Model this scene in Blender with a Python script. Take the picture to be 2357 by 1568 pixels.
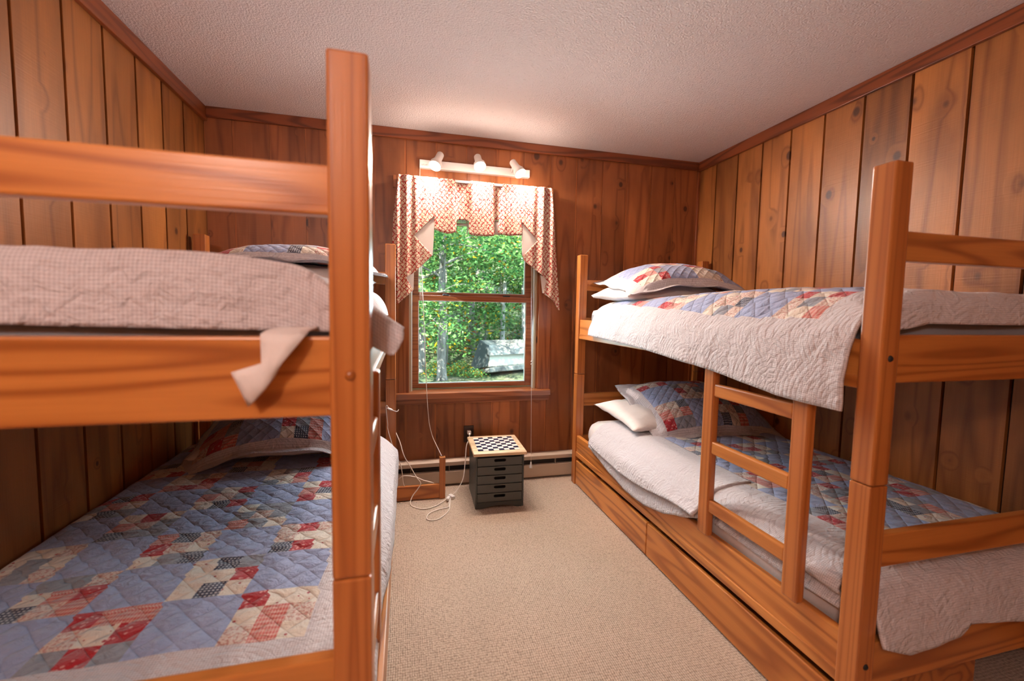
import bpy, bmesh, math, random
from mathutils import Vector, Matrix, noise, Euler
random.seed(7)
C = bpy.context.scene
COL = C.collection
for o in list(bpy.data.objects): bpy.data.objects.remove(o)

# ------------------------------------------------------------------ camera
cam = bpy.data.cameras.new('camera'); co = bpy.data.objects.new('camera', cam); COL.objects.link(co)
R = Matrix(((0.9701719, -0.0007251, 0.2424169), (-0.2418102, -0.0736604, 0.9675237), (0.0171550, -0.9972831, -0.0716386)))
R = R @ Matrix(((1, 0, 0), (0, -1, 0), (0, 0, -1)))
co.matrix_world = Matrix.Translation((0, 0, 1.235)) @ R.to_4x4()
cam.sensor_width = 36; cam.lens = 990 / 2357 * 36; cam.clip_start = 0.02; cam.clip_end = 300
cam.dof.use_dof = True; cam.dof.focus_distance = 2.5; cam.dof.aperture_fstop = 2.4
C.camera = co
C.view_settings.view_transform = 'Standard'; C.view_settings.look = 'None'
C.view_settings.gamma = 1; C.view_settings.exposure = 0.26
C.view_settings.use_curve_mapping = False

# ------------------------------------------------------------------ world, sun, lamps
W = bpy.data.worlds.new('sky'); C.world = W; W.use_nodes = True
bg = W.node_tree.nodes['Background']; bg.inputs[0].default_value = (0.62, 0.84, 1.0, 1); bg.inputs[1].default_value = 5.0
def lamp(name, kind, loc, energy, color, aim=None, **kw):
    l = bpy.data.lights.new(name, kind); l.energy = energy; l.color = color
    o = bpy.data.objects.new(name, l); COL.objects.link(o); o.location = loc
    for k, v in kw.items(): setattr(l, k, v)
    if aim is not None: o.rotation_euler = Vector(aim).to_track_quat('-Z', 'Y').to_euler()
    return o
lamp('sun', 'SUN', (0, 0, 8), 30.0, (1.0, 0.95, 0.82), (0.35, 0.62, -0.72), angle=0.01)
# the window opening, as a portal for sky light
p = lamp('window_daylight', 'AREA', (0.48, 3.145, 1.33), 1.0, (1, 1, 1), (0, -1, 0), shape='RECTANGLE', size=0.90, size_y=1.32); p.data.cycles.is_portal = True
# daylight from the woods side spreading in from the panes
lamp('window_sky', 'AREA', (0.48, 3.046, 1.28), 16.0, (0.70, 0.90, 1.0), (-0.14, -0.84, -0.40), shape='RECTANGLE', size=0.74, size_y=0.66)
# added fill lamp without fixture, unseen behind the camera, lifts the near bed ends
lamp('rear_fill_lamp', 'POINT', (-0.75, -0.75, 2.1), 46.0, (1.0, 0.80, 0.72), shadow_soft_size=0.12)

# ------------------------------------------------------------------ node helpers
class NT:
    def __init__(s, name):
        s.m = bpy.data.materials.new(name); s.m.use_nodes = True
        s.t = s.m.node_tree; s.b = s.t.nodes['Principled BSDF']; s.out = s.t.nodes['Material Output']
    def n(s, typ, ins=None, **kw):
        nd = s.t.nodes.new(typ)
        for k, v in kw.items(): setattr(nd, k, v)
        for k, v in (ins or {}).items():
            s.set(nd.inputs[k], v)
        return nd
    def set(s, sock, v):
        if isinstance(v, bpy.types.NodeSocket): s.t.links.new(v, sock)
        elif v is not None:
            try: sock.default_value = v
            except Exception: sock.default_value = (*v, 1)
    def math(s, op, a, b=None, c=None, clamp=False):
        nd = s.n('ShaderNodeMath', operation=op); nd.use_clamp = clamp
        s.set(nd.inputs[0], a)
        if b is not None: s.set(nd.inputs[1], b)
        if c is not None: s.set(nd.inputs[2], c)
        return nd.outputs[0]
    def vmath(s, op, a, b=None):
        nd = s.n('ShaderNodeVectorMath', operation=op); s.set(nd.inputs[0], a)
        if b is not None: s.set(nd.inputs[1], b)
        return nd.outputs[0] if op not in ('LENGTH', 'DISTANCE', 'DOT_PRODUCT') else nd.outputs[1]
    def mix(s, f, a, b, mode='MIX'):
        nd = s.n('ShaderNodeMix', data_type='RGBA', blend_type=mode)
        s.set(nd.inputs[0], f); s.set(nd.inputs[6], col(a)); s.set(nd.inputs[7], col(b))
        return nd.outputs[2]
    def ramp(s, f, stops, interp='LINEAR'):
        nd = s.n('ShaderNodeValToRGB'); r = nd.color_ramp; r.interpolation = interp
        while len(r.elements) < len(stops): r.elements.new(0.5)
        for e, (p_, c_) in zip(r.elements, stops):
            e.position = p_; e.color = c_ if len(c_) == 4 else (*c_, 1)
        s.set(nd.inputs[0], f); return nd.outputs[0]
    def sep(s, v):
        nd = s.n('ShaderNodeSeparateXYZ'); s.set(nd.inputs[0], v); return nd.outputs
    def comb(s, x, y, z=0.0):
        nd = s.n('ShaderNodeCombineXYZ'); s.set(nd.inputs[0], x); s.set(nd.inputs[1], y); s.set(nd.inputs[2], z); return nd.outputs[0]
    def noise(s, v, scale=1.0, detail=2.0, rough=0.5, dist=0.0):
        nd = s.n('ShaderNodeTexNoise'); s.set(nd.inputs['Vector'], v); nd.inputs['Scale'].default_value = scale
        nd.inputs['Detail'].default_value = detail; nd.inputs['Roughness'].default_value = rough; nd.inputs['Distortion'].default_value = dist
        return nd.outputs[0]
    def voro(s, v, scale=1.0, rnd=1.0, feature='F1', out='Distance'):
        nd = s.n('ShaderNodeTexVoronoi', feature=feature); s.set(nd.inputs['Vector'], v); nd.inputs['Scale'].default_value = scale
        nd.inputs['Randomness'].default_value = rnd; return nd.outputs[out]
    def white(s, v, out='Value'):
        nd = s.n('ShaderNodeTexWhiteNoise', noise_dimensions='3D'); s.set(nd.inputs['Vector'], v); return nd.outputs[out]
    def bump(s, h, strength=0.3, dist=0.01, normal=None):
        nd = s.n('ShaderNodeBump'); nd.inputs['Strength'].default_value = strength; nd.inputs['Distance'].default_value = dist
        s.set(nd.inputs['Height'], h)
        if normal: s.set(nd.inputs['Normal'], normal)
        return nd.outputs[0]
    def fin(s, base=None, rough=None, normal=None, **kw):
        if base is not None: s.set(s.b.inputs['Base Color'], col(base))
        if rough is not None: s.set(s.b.inputs['Roughness'], rough)
        if normal is not None: s.set(s.b.inputs['Normal'], normal)
        for k, v in kw.items(): s.set(s.b.inputs[k], v)
        return s.m
def col(c):
    if isinstance(c, (tuple, list)) and len(c) == 3: return (*c, 1)
    return c
def plain(name, c, rough=0.5, **kw): return NT(name).fin(c, rough, **kw)

def bed_wood(name, axis, c_hi=(0.68, 0.275, 0.064), c_lo=(0.40, 0.128, 0.026), grain=1.0, across=7.0, along=0.55):
    t = NT(name)
    o = t.n('ShaderNodeTexCoord').outputs['Object']; rnd = t.n('ShaderNodeObjectInfo').outputs['Random']
    v = t.vmath('ADD', o, t.comb(t.math('MULTIPLY', rnd, 13.1), t.math('MULTIPLY', rnd, 7.7), t.math('MULTIPLY', rnd, 23.3)))
    sc = [across] * 3; sc[axis] = along
    n1 = t.noise(t.vmath('MULTIPLY', v, tuple(sc)), 1.0, 1.5, 0.4)
    ringv = t.math('PINGPONG', t.math('MULTIPLY', n1, 22.0 * grain), 1.0)
    sf = [260.0] * 3; sf[axis] = 5.0
    fib = t.noise(t.vmath('MULTIPLY', v, tuple(sf)), 1.0, 2.0, 0.6)
    st = [3.0] * 3; st[axis] = 0.7
    tone = t.noise(t.vmath('MULTIPLY', v, tuple(st)), 1.0, 2.0, 0.5)
    c = t.ramp(ringv, [(0.0, tuple(0.80 * x for x in c_lo)), (0.16, c_lo), (0.50, c_hi), (1.0, tuple(1.08 * x for x in c_hi))])
    c = t.mix(t.math('MULTIPLY', fib, 0.5), c, c_lo)
    c = t.mix(0.5, c, t.ramp(tone, [(0.3, (0.62, 0.55, 0.5)), (0.7, (1.15, 1.15, 1.15))]), 'MULTIPLY')
    c = t.mix(t.math('MULTIPLY', rnd, 0.25), c, (0.50, 0.14, 0.025))
    nb = t.bump(t.math('ADD', t.math('MULTIPLY', ringv, 0.3), fib), 0.10, 0.002)
    return t.fin(c, 0.33, nb, **{'Coat Weight': 0.25, 'Coat Roughness': 0.2})
WX, WY = bed_wood('varnished_fir_x', 0), bed_wood('varnished_fir_y', 1)
WZ = bed_wood('varnished_fir_z', 2, (0.57, 0.215, 0.054), (0.43, 0.140, 0.033), 1.0, 13.0, 0.12)

def board_mat(name, hi, lo, knot_rate=0.42, rough=0.42):
    t = NT(name)
    uv = t.n('ShaderNodeUVMap', uv_map='uv').outputs[0]
    bc = t.n('ShaderNodeVertexColor', layer_name='brd').outputs[0]
    r = t.sep(bc); u, v, _ = t.sep(uv)
    # uv: u metres across the board (0 at its middle), v metres up
    off = t.comb(t.math('MULTIPLY', r[0], 31.0), t.math('MULTIPLY', r[1], 47.0), t.math('MULTIPLY', r[2], 11.0))
    p0 = t.vmath('ADD', t.comb(u, v, 0.0), off)
    # knots
    kv = t.vmath('MULTIPLY', p0, (9.0, 3.1, 1.0))
    vn = t.n('ShaderNodeTexVoronoi', feature='F1'); t.set(vn.inputs['Vector'], kv); vn.inputs['Scale'].default_value = 1.0; vn.inputs['Randomness'].default_value = 0.9
    d = t.vmath('LENGTH', t.vmath('MULTIPLY', t.vmath('SUBTRACT', kv, vn.outputs['Position']), (1.0, 2.2, 0.6)))
    pick = t.math('LESS_THAN', t.sep(vn.outputs['Color'])[0], knot_rate)
    size = t.math('MULTIPLY_ADD', t.sep(vn.outputs['Color'])[1], 0.13, 0.06)
    dk = t.math('DIVIDE', d, size)
    core = t.math('MULTIPLY', t.math('SUBTRACT', 1.25, dk, clamp=True), pick, clamp=True)
    core = t.math('MULTIPLY', core, 2.2, clamp=True)
    halo = t.math('MULTIPLY', t.math('SUBTRACT', 1.0, t.math('MULTIPLY', dk, 0.33), clamp=True), pick)
    n1 = t.noise(t.vmath('MULTIPLY', p0, (8.0, 0.6, 1.0)), 1.0, 1.5, 0.4)
    ringv = t.math('PINGPONG', t.math('ADD', t.math('MULTIPLY', n1, 9.0), t.math('MULTIPLY', halo, 2.2)), 1.0)
    fib = t.noise(t.vmath('MULTIPLY', p0, (210.0, 4.0, 1.0)), 1.0, 2.0, 0.6)
    saw = t.noise(t.vmath('MULTIPLY', p0, (3.0, 170.0, 1.0)), 1.0, 2.0, 0.6)
    tone = t.noise(t.vmath('MULTIPLY', p0, (6.0, 1.6, 1.0)), 1.0, 3.0, 0.55)
    c = t.ramp(ringv, [(0.0, tuple(0.55 * a + 0.45 * b for a, b in zip(lo, hi))), (0.4, hi), (1.0, hi)])
    c = t.mix(t.math('MULTIPLY', fib, 0.35), c, lo)
    c = t.mix(0.75, c, t.ramp(tone, [(0.28, (0.50, 0.44, 0.40)), (0.5, (0.95, 0.95, 0.95)), (0.72, (1.25, 1.22, 1.15))]), 'MULTIPLY')
    c = t.mix(0.8, c, t.ramp(r[2], [(0.0, (0.66, 0.62, 0.60)), (1.0, (1.2, 1.16, 1.08))]), 'MULTIPLY')
    c = t.mix(t.math('MULTIPLY', halo, 0.55), c, lo)
    c = t.mix(t.math('MULTIPLY', core, 0.85), c, (0.045, 0.014, 0.008))
    h = t.math('ADD', t.math('MULTIPLY', saw, 0.8), t.math('MULTIPLY', fib, 0.5))
    nb = t.bump(h, 0.35, 0.0025)
    return t.fin(c, rough, nb, **{'Coat Weight': 0.10, 'Coat Roughness': 0.3})
PINE_SIDE = board_mat('amber_pine_boards', (0.49, 0.196, 0.050), (0.16, 0.047, 0.012), 0.5)
PINE_BACK = board_mat('russet_pine_boards', (0.50, 0.178, 0.056), (0.16, 0.042, 0.015), 0.45)
def trim_wood(name, axis, hi=(0.30, 0.082, 0.026), lo=(0.13, 0.03, 0.01)):
    return bed_wood(name, axis, hi, lo, 1.3)
TX, TY, TZ = trim_wood('stained_trim_x', 0), trim_wood('stained_trim_y', 1), trim_wood('stained_trim_z', 2)

def carpet_mat():
    t = NT('looped_beige_carpet'); o = t.n('ShaderNodeTexCoord').outputs['Object']
    wob = t.noise(o, 9.0, 2.0); 
    v = t.vmath('ADD', o, t.comb(t.math('MULTIPLY', wob, 0.012), t.math('MULTIPLY', wob, 0.010), 0.0))
    vv = t.vmath('MULTIPLY', v, (125.0, 92.0, 0.0))
    d = t.voro(vv, 1.0, 0.35)
    tuft = t.math('MULTIPLY_ADD', t.math('ABSOLUTE', t.math('SINE', t.math('MULTIPLY', t.sep(v)[0], 390.0))), 0.22, t.math('MULTIPLY', t.math('SUBTRACT', 1.0, d), 0.8))
    n = t.noise(o, 160.0, 2.0, 0.6); big = t.noise(o, 2.2, 3.0, 0.5)
    c = t.ramp(tuft, [(0.25, (0.20, 0.135, 0.095)), (0.6, (0.50, 0.385, 0.29)), (0.95, (0.66, 0.53, 0.42))])
    c = t.mix(0.35, c, t.ramp(n, [(0.3, (0.6, 0.58, 0.55)), (0.7, (1.15, 1.15, 1.15))]), 'MULTIPLY')
    c = t.mix(0.3, c, t.ramp(big, [(0.3, (0.85, 0.83, 0.8)), (0.7, (1.08, 1.08, 1.08))]), 'MULTIPLY')
    nb = t.bump(t.math('ADD', tuft, t.math('MULTIPLY', n, 0.3)), 0.8, 0.006)
    return t.fin(c, 0.95, nb, **{'Sheen Weight': 0.2})
CARPET = carpet_mat()
def ceiling_mat():
    t = NT('textured_white_ceiling'); o = t.n('ShaderNodeTexCoord').outputs['Object']
    a = t.noise(o, 125.0, 3.0, 0.6); b = t.voro(o, 120.0, 1.0)
    h = t.math('ADD', a, t.math('MULTIPLY', t.math('SUBTRACT', 1.0, b), 0.5))
    pit = t.math('GREATER_THAN', t.noise(o, 60.0, 2.0, 0.6), 0.66)
    c = t.mix(t.math('MULTIPLY', pit, 0.25), (0.90, 0.86, 0.85), (0.5, 0.45, 0.45))
    return t.fin(c, 0.95, t.bump(h, 0.75, 0.007))
CEIL = ceiling_mat()

def patch_mat(name, u0, u1, v0, v1, sq=0.060, quilt=0.075, seed=0.0, arcs=0.22, ring_amp=0.34):
    """pieced nine-patch area for u0<u<u1, v0<v<v1 (metres of cloth), gingham border outside"""
    t = NT(name); uv = t.n('ShaderNodeUVMap', uv_map='uv').outputs[0]
    wig = t.noise(uv, 6.0, 1.0)
    uvw = t.vmath('ADD', uv, t.comb(t.math('MULTIPLY', t.math('SUBTRACT', wig, 0.5), 0.012), t.math('MULTIPLY', t.math('SUBTRACT', t.noise(t.vmath('ADD', uv, (5.0, 3.0, 0.0)), 6.0, 1.0), 0.5), 0.012)))
    q = t.vmath('DIVIDE', t.vmath('SUBTRACT', uvw, (u0, v0, 0.0)), (sq, sq, 1.0))
    cell = t.vmath('FLOOR', q); blk = t.vmath('FLOOR', t.vmath('DIVIDE', q, (3.0, 3.0, 1.0)))
    bx, by, _ = t.sep(blk)
    plainblk = t.math('MODULO', t.math('ABSOLUTE', t.math('ADD', bx, by)), 2.0)
    r = t.white(t.vmath('ADD', cell, (seed, seed * 1.7, 0.3)))
    def is_(lo, hi): return t.math('MULTIPLY', t.math('GREATER_THAN', r, lo), t.math('LESS_THAN', r, hi))
    fu, fv, _ = t.sep(uv)
    def stripes(x, f): return t.math('GREATER_THAN', t.math('SINE', t.math('MULTIPLY', x, f)), 0.0)
    dots = t.math('LESS_THAN', t.voro(uv, 75.0, 0.9), 0.30)
    reddots = t.math('LESS_THAN', t.voro(uv, 42.0, 0.75), 0.16)
    floral = t.math('GREATER_THAN', t.noise(uv, 130.0, 1.0), 0.54)
    c = t.mix(floral, (0.74, 0.63, 0.55), (0.58, 0.30, 0.25))                                        # floral
    c = t.mix(is_(0.16, 0.46), c, t.mix(reddots, (0.80, 0.73, 0.62), (0.42, 0.02, 0.03)))             # cream with red dots
    c = t.mix(is_(0.46, 0.58), c, t.mix(dots, (0.46, 0.010, 0.022), (0.72, 0.32, 0.30)))              # red print
    c = t.mix(is_(0.58, 0.71), c, t.mix(t.math('MULTIPLY', t.math('ADD', stripes(fu, 900.0), stripes(fv, 420.0)), 0.5), (0.72, 0.45, 0.38), (0.58, 0.085, 0.07)))  # pink check
    c = t.mix(is_(0.71, 0.81), c, t.mix(t.math('MULTIPLY', stripes(fu, 640.0), stripes(fv, 640.0)), (0.028, 0.040, 0.085), (0.55, 0.58, 0.62)))  # navy check
    c = t.mix(is_(0.81, 1.01), c, t.mix(t.noise(uv, 60.0, 3.0), (0.20, 0.23, 0.29), (0.36, 0.39, 0.44)))      # grey chambray
    blue = t.mix(t.noise(uv, 90.0, 3.0, 0.7), (0.26, 0.34, 0.56), (0.40, 0.47, 0.70))
    c = t.mix(plainblk, c, blue)
    gy = t.math('MULTIPLY', t.math('ADD', t.math('SINE', t.math('MULTIPLY', fu, 1050.0)), t.math('SINE', t.math('MULTIPLY', fv, 1050.0))), 0.25)
    border = t.mix(t.math('ADD', gy, 0.5), (0.47, 0.44, 0.46), (0.75, 0.72, 0.74))
    e = t.sep(uvw)
    inside = t.math('MULTIPLY', t.math('MULTIPLY', t.math('GREATER_THAN', e[0], u0), t.math('LESS_THAN', e[0], u1)), t.math('MULTIPLY', t.math('GREATER_THAN', e[1], v0), t.math('LESS_THAN', e[1], v1)))
    c = t.mix(inside, border, c)
    # stitching relief
    k = math.pi / quilt
    def puff(x): return t.math('POWER', t.math('ABSOLUTE', t.math('SINE', t.math('MULTIPLY', x, k))), 0.45)
    dia = t.math('MULTIPLY', puff(t.math('ADD', fu, fv)), puff(t.math('SUBTRACT', fu, fv)))
    q2 = t.vmath('DIVIDE', t.vmath('ADD', uvw, (0.07, 0.0, 0.0)), (arcs, arcs, 1.0))
    ce = t.vmath('SUBTRACT', t.vmath('FRACTION', q2), (0.5, 0.0, 0.0))
    rr = t.math('MULTIPLY', t.vmath('LENGTH', t.vmath('MULTIPLY', ce, (1, 1, 0))), arcs * math.pi / 0.0155)
    ring = t.math('POWER', t.math('ABSOLUTE', t.math('SINE', rr)), 0.5)
    hgt = t.n('ShaderNodeMix', data_type='FLOAT'); t.set(hgt.inputs[0], inside); t.set(hgt.inputs[2], t.math('MULTIPLY', ring, ring_amp)); t.set(hgt.inputs[3], t.math('MULTIPLY', dia, 1.7))
    wr = t.math('ADD', t.noise(uv, 34.0, 4.0, 0.62, 0.8), t.math('MULTIPLY', t.noise(t.vmath('MULTIPLY', uv, (1.0, 1.6, 1.0)), 13.0, 2.0, 0.5, 1.2), 0.9))
    nb = t.bump(t.math('ADD', hgt.outputs[0], t.math('MULTIPLY', wr, 2.2)), 0.85, 0.006)
    nb = t.bump(t.noise(uv, 420.0, 2.0), 0.15, 0.001, nb)
    return t.fin(c, 0.92, nb, **{'Sheen Weight': 0.25, 'Sheen Roughness': 0.6})
def cloth_mat(name, c, wr=16.0, s=0.4):
    t = NT(name); o = t.n('ShaderNodeTexCoord').outputs['Object']
    nb = t.bump(t.noise(o, wr, 4.0, 0.55, 0.5), s, 0.012)
    return t.fin(t.mix(t.noise(o, 300.0, 2.0), tuple(x * 0.93 for x in c), c), 0.9, nb, **{'Sheen Weight': 0.15})
SHEET = cloth_mat('white_cotton', (0.82, 0.77, 0.74)); MATT = cloth_mat('ivory_ticking', (0.70, 0.66, 0.62), 8.0, 0.2)
MATTG = cloth_mat('shade_grey_ticking', (0.30, 0.32, 0.36), 8.0, 0.2)  # grey puts the shade below the quilt hem into the cloth colour
PILL = cloth_mat('pale_pillow_cotton', (0.80, 0.74, 0.70), 12.0, 0.6)

def valance_mat():
    t = NT('red_trellis_print'); uv = t.n('ShaderNodeUVMap', uv_map='uv').outputs[0]
    d = t.noise(uv, 55.0, 2.0, 0.5)
    w = t.vmath('ADD', uv, t.comb(t.math('MULTIPLY', d, 0.030), t.math('MULTIPLY', t.noise(t.vmath('ADD', uv, (3, 1, 0)), 55.0, 2.0), 0.030)))
    x, y, _ = t.sep(w)
    k = math.pi / 0.029
    a = t.math('ABSOLUTE', t.math('SINE', t.math('MULTIPLY', t.math('ADD', x, t.math('MULTIPLY', y, 1.0)), k * 0.9)))
    b = t.math('ABSOLUTE', t.math('SINE', t.math('MULTIPLY', t.math('SUBTRACT', x, t.math('MULTIPLY', y, 0.75)), k)))
    ln = t.math('MAXIMUM', t.math('LESS_THAN', a, 0.30), t.math('LESS_THAN', b, 0.30))
    leaf = t.math('LESS_THAN', t.voro(uv, 95.0, 1.0), 0.30)
    c = t.mix(ln, (0.70, 0.60, 0.45), (0.40, 0.028, 0.022)); c = t.mix(t.math('MULTIPLY', leaf, 0.85), c, (0.24, 0.03, 0.03))
    m = t.fin(c, 0.85)
    tr = t.n('ShaderNodeBsdfTranslucent', {'Color': c}); mx = t.n('ShaderNodeMixShader', {0: 0.12, 1: t.b.outputs[0], 2: tr.outputs[0]})
    t.t.links.new(mx.outputs[0], t.out.inputs[0]); return m
VAL = valance_mat()
def lining_mat():
    t = NT('cream_lining'); m = t.fin((0.80, 0.72, 0.66), 0.85)
    tr = t.n('ShaderNodeBsdfTranslucent', {'Color': (0.8, 0.72, 0.66, 1)}); mx = t.n('ShaderNodeMixShader', {0: 0.25, 1: t.b.outputs[0], 2: tr.outputs[0]})
    t.t.links.new(mx.outputs[0], t.out.inputs[0]); return m
LINING = lining_mat()
WHITE = plain('white_enamel', (0.80, 0.76, 0.72), 0.35); CORD = plain('white_vinyl_cord', (0.82, 0.74, 0.66), 0.4)
DARKCORD = plain('dark_cord', (0.03, 0.03, 0.03), 0.5)
HEATER = plain('beige_enamel', (0.56, 0.46, 0.36), 0.4); BLACK = plain('black_slot', (0.012, 0.012, 0.014), 0.6)
PLATE = plain('brown_plate', (0.045, 0.022, 0.016), 0.4)
GREEN = plain('dark_green_grey_paint', (0.060, 0.072, 0.070), 0.42); GREEN2 = plain('grey_green_drawer_paint', (0.090, 0.098, 0.090), 0.40)
MAPLE = bed_wood('pale_maple', 0, (0.80, 0.62, 0.40), (0.66, 0.46, 0.26), 0.6)
VINYL = plain('white_glazing_bead', (0.75, 0.8, 0.8), 0.4)
ALMOND = plain('almond_jamb_liner', (0.46, 0.38, 0.26), 0.5)
def glass_mat():
    t = NT('window_glass'); tr = t.n('ShaderNodeBsdfTransparent', {'Color': (0.96, 1.0, 0.98, 1)}); gl = t.n('ShaderNodeBsdfGlossy', {'Roughness': 0.0})
    fr = t.n('ShaderNodeFresnel', {'IOR': 1.45}); mx = t.n('ShaderNodeMixShader', {0: fr.outputs[0], 1: tr.outputs[0], 2: gl.outputs[0]})
    t.t.links.new(mx.outputs[0], t.out.inputs[0]); return t.m
GLASS = glass_mat()
def bulb_mat():
    t = NT('lit_bulb'); return t.fin((1, 1, 1), 0.3, None, **{'Emission Color': (1, 0.86, 0.74, 1), 'Emission Strength': 14.0})
BULB = bulb_mat()

# ------------------------------------------------------------------ mesh helpers
WL = {}
def root(name, label, cat, loc, group=None):
    o = bpy.data.objects.new(name, None); o.empty_display_size = 0.05; COL.objects.link(o); o.location = loc
    o['label'] = label; o['category'] = cat
    if group: o['group'] = group
    WL[o.name] = Vector(loc); return o
def obj(name, bm, mat, parent=None, label=None, cat=None, kind=None, group=None, smooth=False, bevel=0.0, seg=2):
    """links bm (world coordinates) as one mesh object; a top-level one gets its origin at the middle of its foot"""
    bmesh.ops.recalc_face_normals(bm, faces=bm.faces) if not smooth == 'keep' else None
    if parent is not None: org = WL[parent.name]
    elif kind == 'structure': org = Vector((0, 0, 0))
    else:
        xs = [v.co.x for v in bm.verts]; ys = [v.co.y for v in bm.verts]; zs = [v.co.z for v in bm.verts]
        org = Vector(((min(xs) + max(xs)) / 2, (min(ys) + max(ys)) / 2, min(zs)))
    bmesh.ops.translate(bm, verts=bm.verts, vec=-org)
    me = bpy.data.meshes.new(name); bm.to_mesh(me); bm.free()
    for m in (mat if isinstance(mat, (list, tuple)) else [mat]): me.materials.append(m)
    if smooth:
        for f in me.polygons: f.use_smooth = True
    o = bpy.data.objects.new(name, me); COL.objects.link(o); WL[o.name] = org.copy()
    if parent is not None: o.parent = parent
    else: o.location = org
    if label: o['label'] = label
    if cat: o['category'] = cat
    if kind: o['kind'] = kind
    if group: o['group'] = group
    if bevel:
        b = o.modifiers.new('bevel', 'BEVEL'); b.width = bevel; b.segments = seg; b.limit_method = 'ANGLE'; b.angle_limit = 0.6
        b.harden_normals = False
    return o
def B(): return bmesh.new()
def box(bm, x0, x1, y0, y1, z0, z1, M=None, mi=0):
    if x0 > x1: x0, x1 = x1, x0
    if y0 > y1: y0, y1 = y1, y0
    vs = [bm.verts.new(M @ Vector(c) if M else c) for c in ((x0, y0, z0), (x1, y0, z0), (x1, y1, z0), (x0, y1, z0), (x0, y0, z1), (x1, y0, z1), (x1, y1, z1), (x0, y1, z1))]
    for f in ((3, 2, 1, 0), (4, 5, 6, 7), (0, 1, 5, 4), (1, 2, 6, 5), (2, 3, 7, 6), (3, 0, 4, 7)):
        fc = bm.faces.new([vs[i] for i in f]); fc.material_index = mi
    return bm
def boxo(name, x0, x1, y0, y1, z0, z1, mat, parent=None, bevel=0.003, **kw):
    return obj(name, box(B(), x0, x1, y0, y1, z0, z1), mat, parent, bevel=bevel, **kw)
def spline(pts, n=8):
    pts = [Vector(p_) for p_ in pts]; out = []
    for i in range(len(pts) - 1):
        p0 = pts[max(i - 1, 0)]; p1 = pts[i]; p2 = pts[i + 1]; p3 = pts[min(i + 2, len(pts) - 1)]
        for k in range(n):
            t = k / n
            out.append(0.5 * ((2 * p1) + (p2 - p0) * t + (2 * p0 - 5 * p1 + 4 * p2 - p3) * t * t + (3 * p1 - p0 - 3 * p2 + p3) * t ** 3))
    out.append(pts[-1]); return out
def tube(bm, pts, r, seg=8, cap=True, mi=0):
    rings = []; n = len(pts); up = Vector((0.13, 0.31, 0.94))
    for i, p_ in enumerate(pts):
        p_ = Vector(p_); d = (Vector(pts[min(i + 1, n - 1)]) - Vector(pts[max(i - 1, 0)])).normalized()
        a = d.cross(up); a = a.normalized() if a.length > 1e-4 else Vector((1, 0, 0)); b = d.cross(a)
        rr = r(i / (n - 1)) if callable(r) else r
        rings.append([bm.verts.new(p_ + a * math.cos(6.28318 * k / seg) * rr + b * math.sin(6.28318 * k / seg) * rr) for k in range(seg)])
    for i in range(n - 1):
        for k in range(seg):
            f = bm.faces.new((rings[i][k], rings[i][(k + 1) % seg], rings[i + 1][(k + 1) % seg], rings[i + 1][k])); f.material_index = mi
    if cap:
        bm.faces.new(rings[0][::-1]).material_index = mi; bm.faces.new(rings[-1]).material_index = mi
    return bm
def lathe(bm, prof, M, seg=28):
    """prof: (radius, height) along +Z, placed by M"""
    rings = []
    for (r_, h) in prof:
        if r_ < 1e-5: rings.append([bm.verts.new(M @ Vector((0, 0, h)))] * seg)
        else: rings.append([bm.verts.new(M @ Vector((r_ * math.cos(6.28318 * k / seg), r_ * math.sin(6.28318 * k / seg), h))) for k in range(seg)])
    for i in range(len(rings) - 1):
        for k in range(seg):
            vs = [rings[i][k], rings[i][(k + 1) % seg], rings[i + 1][(k + 1) % seg], rings[i + 1][k]]; u = []
            for v in vs:
                if v not in u: u.append(v)
            if len(u) > 2: bm.faces.new(u)
    return bm
def extrude_poly(bm, pts, axis, a, b):
    """pts: 2-D outline; axis 0: (y,z) outline along x, 1: (x,z) along y, 2: (x,y) along z"""
    def P(p_, t):
        return {0: (t, p_[0], p_[1]), 1: (p_[0], t, p_[1]), 2: (p_[0], p_[1], t)}[axis]
    A = [bm.verts.new(P(p_, a)) for p_ in pts]; Bv = [bm.verts.new(P(p_, b)) for p_ in pts]; n = len(pts)
    bm.faces.new(A[::-1]); bm.faces.new(Bv)
    for i in range(n): bm.faces.new((A[i], A[(i + 1) % n], Bv[(i + 1) % n], Bv[i]))
    return bm
def aim_matrix(loc, d): return Matrix.Translation(loc) @ Vector(d).to_track_quat('Z', 'Y').to_matrix().to_4x4()
def lerp(a, b, t): return a + (b - a) * t
def interp(tab, x):
    if x <= tab[0][0]: return tab[0][1]
    for (x0, y0), (x1, y1) in zip(tab, tab[1:]):
        if x <= x1: return lerp(y0, y1, (x - x0) / (x1 - x0) if x1 > x0 else 0)
    return tab[-1][1]
def sm(t): t = min(1, max(0, t)); return t * t * (3 - 2 * t)
def fbm(p_, o=3):
    return noise.fractal(Vector(p_), 1.0, 2.0, o)

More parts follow.
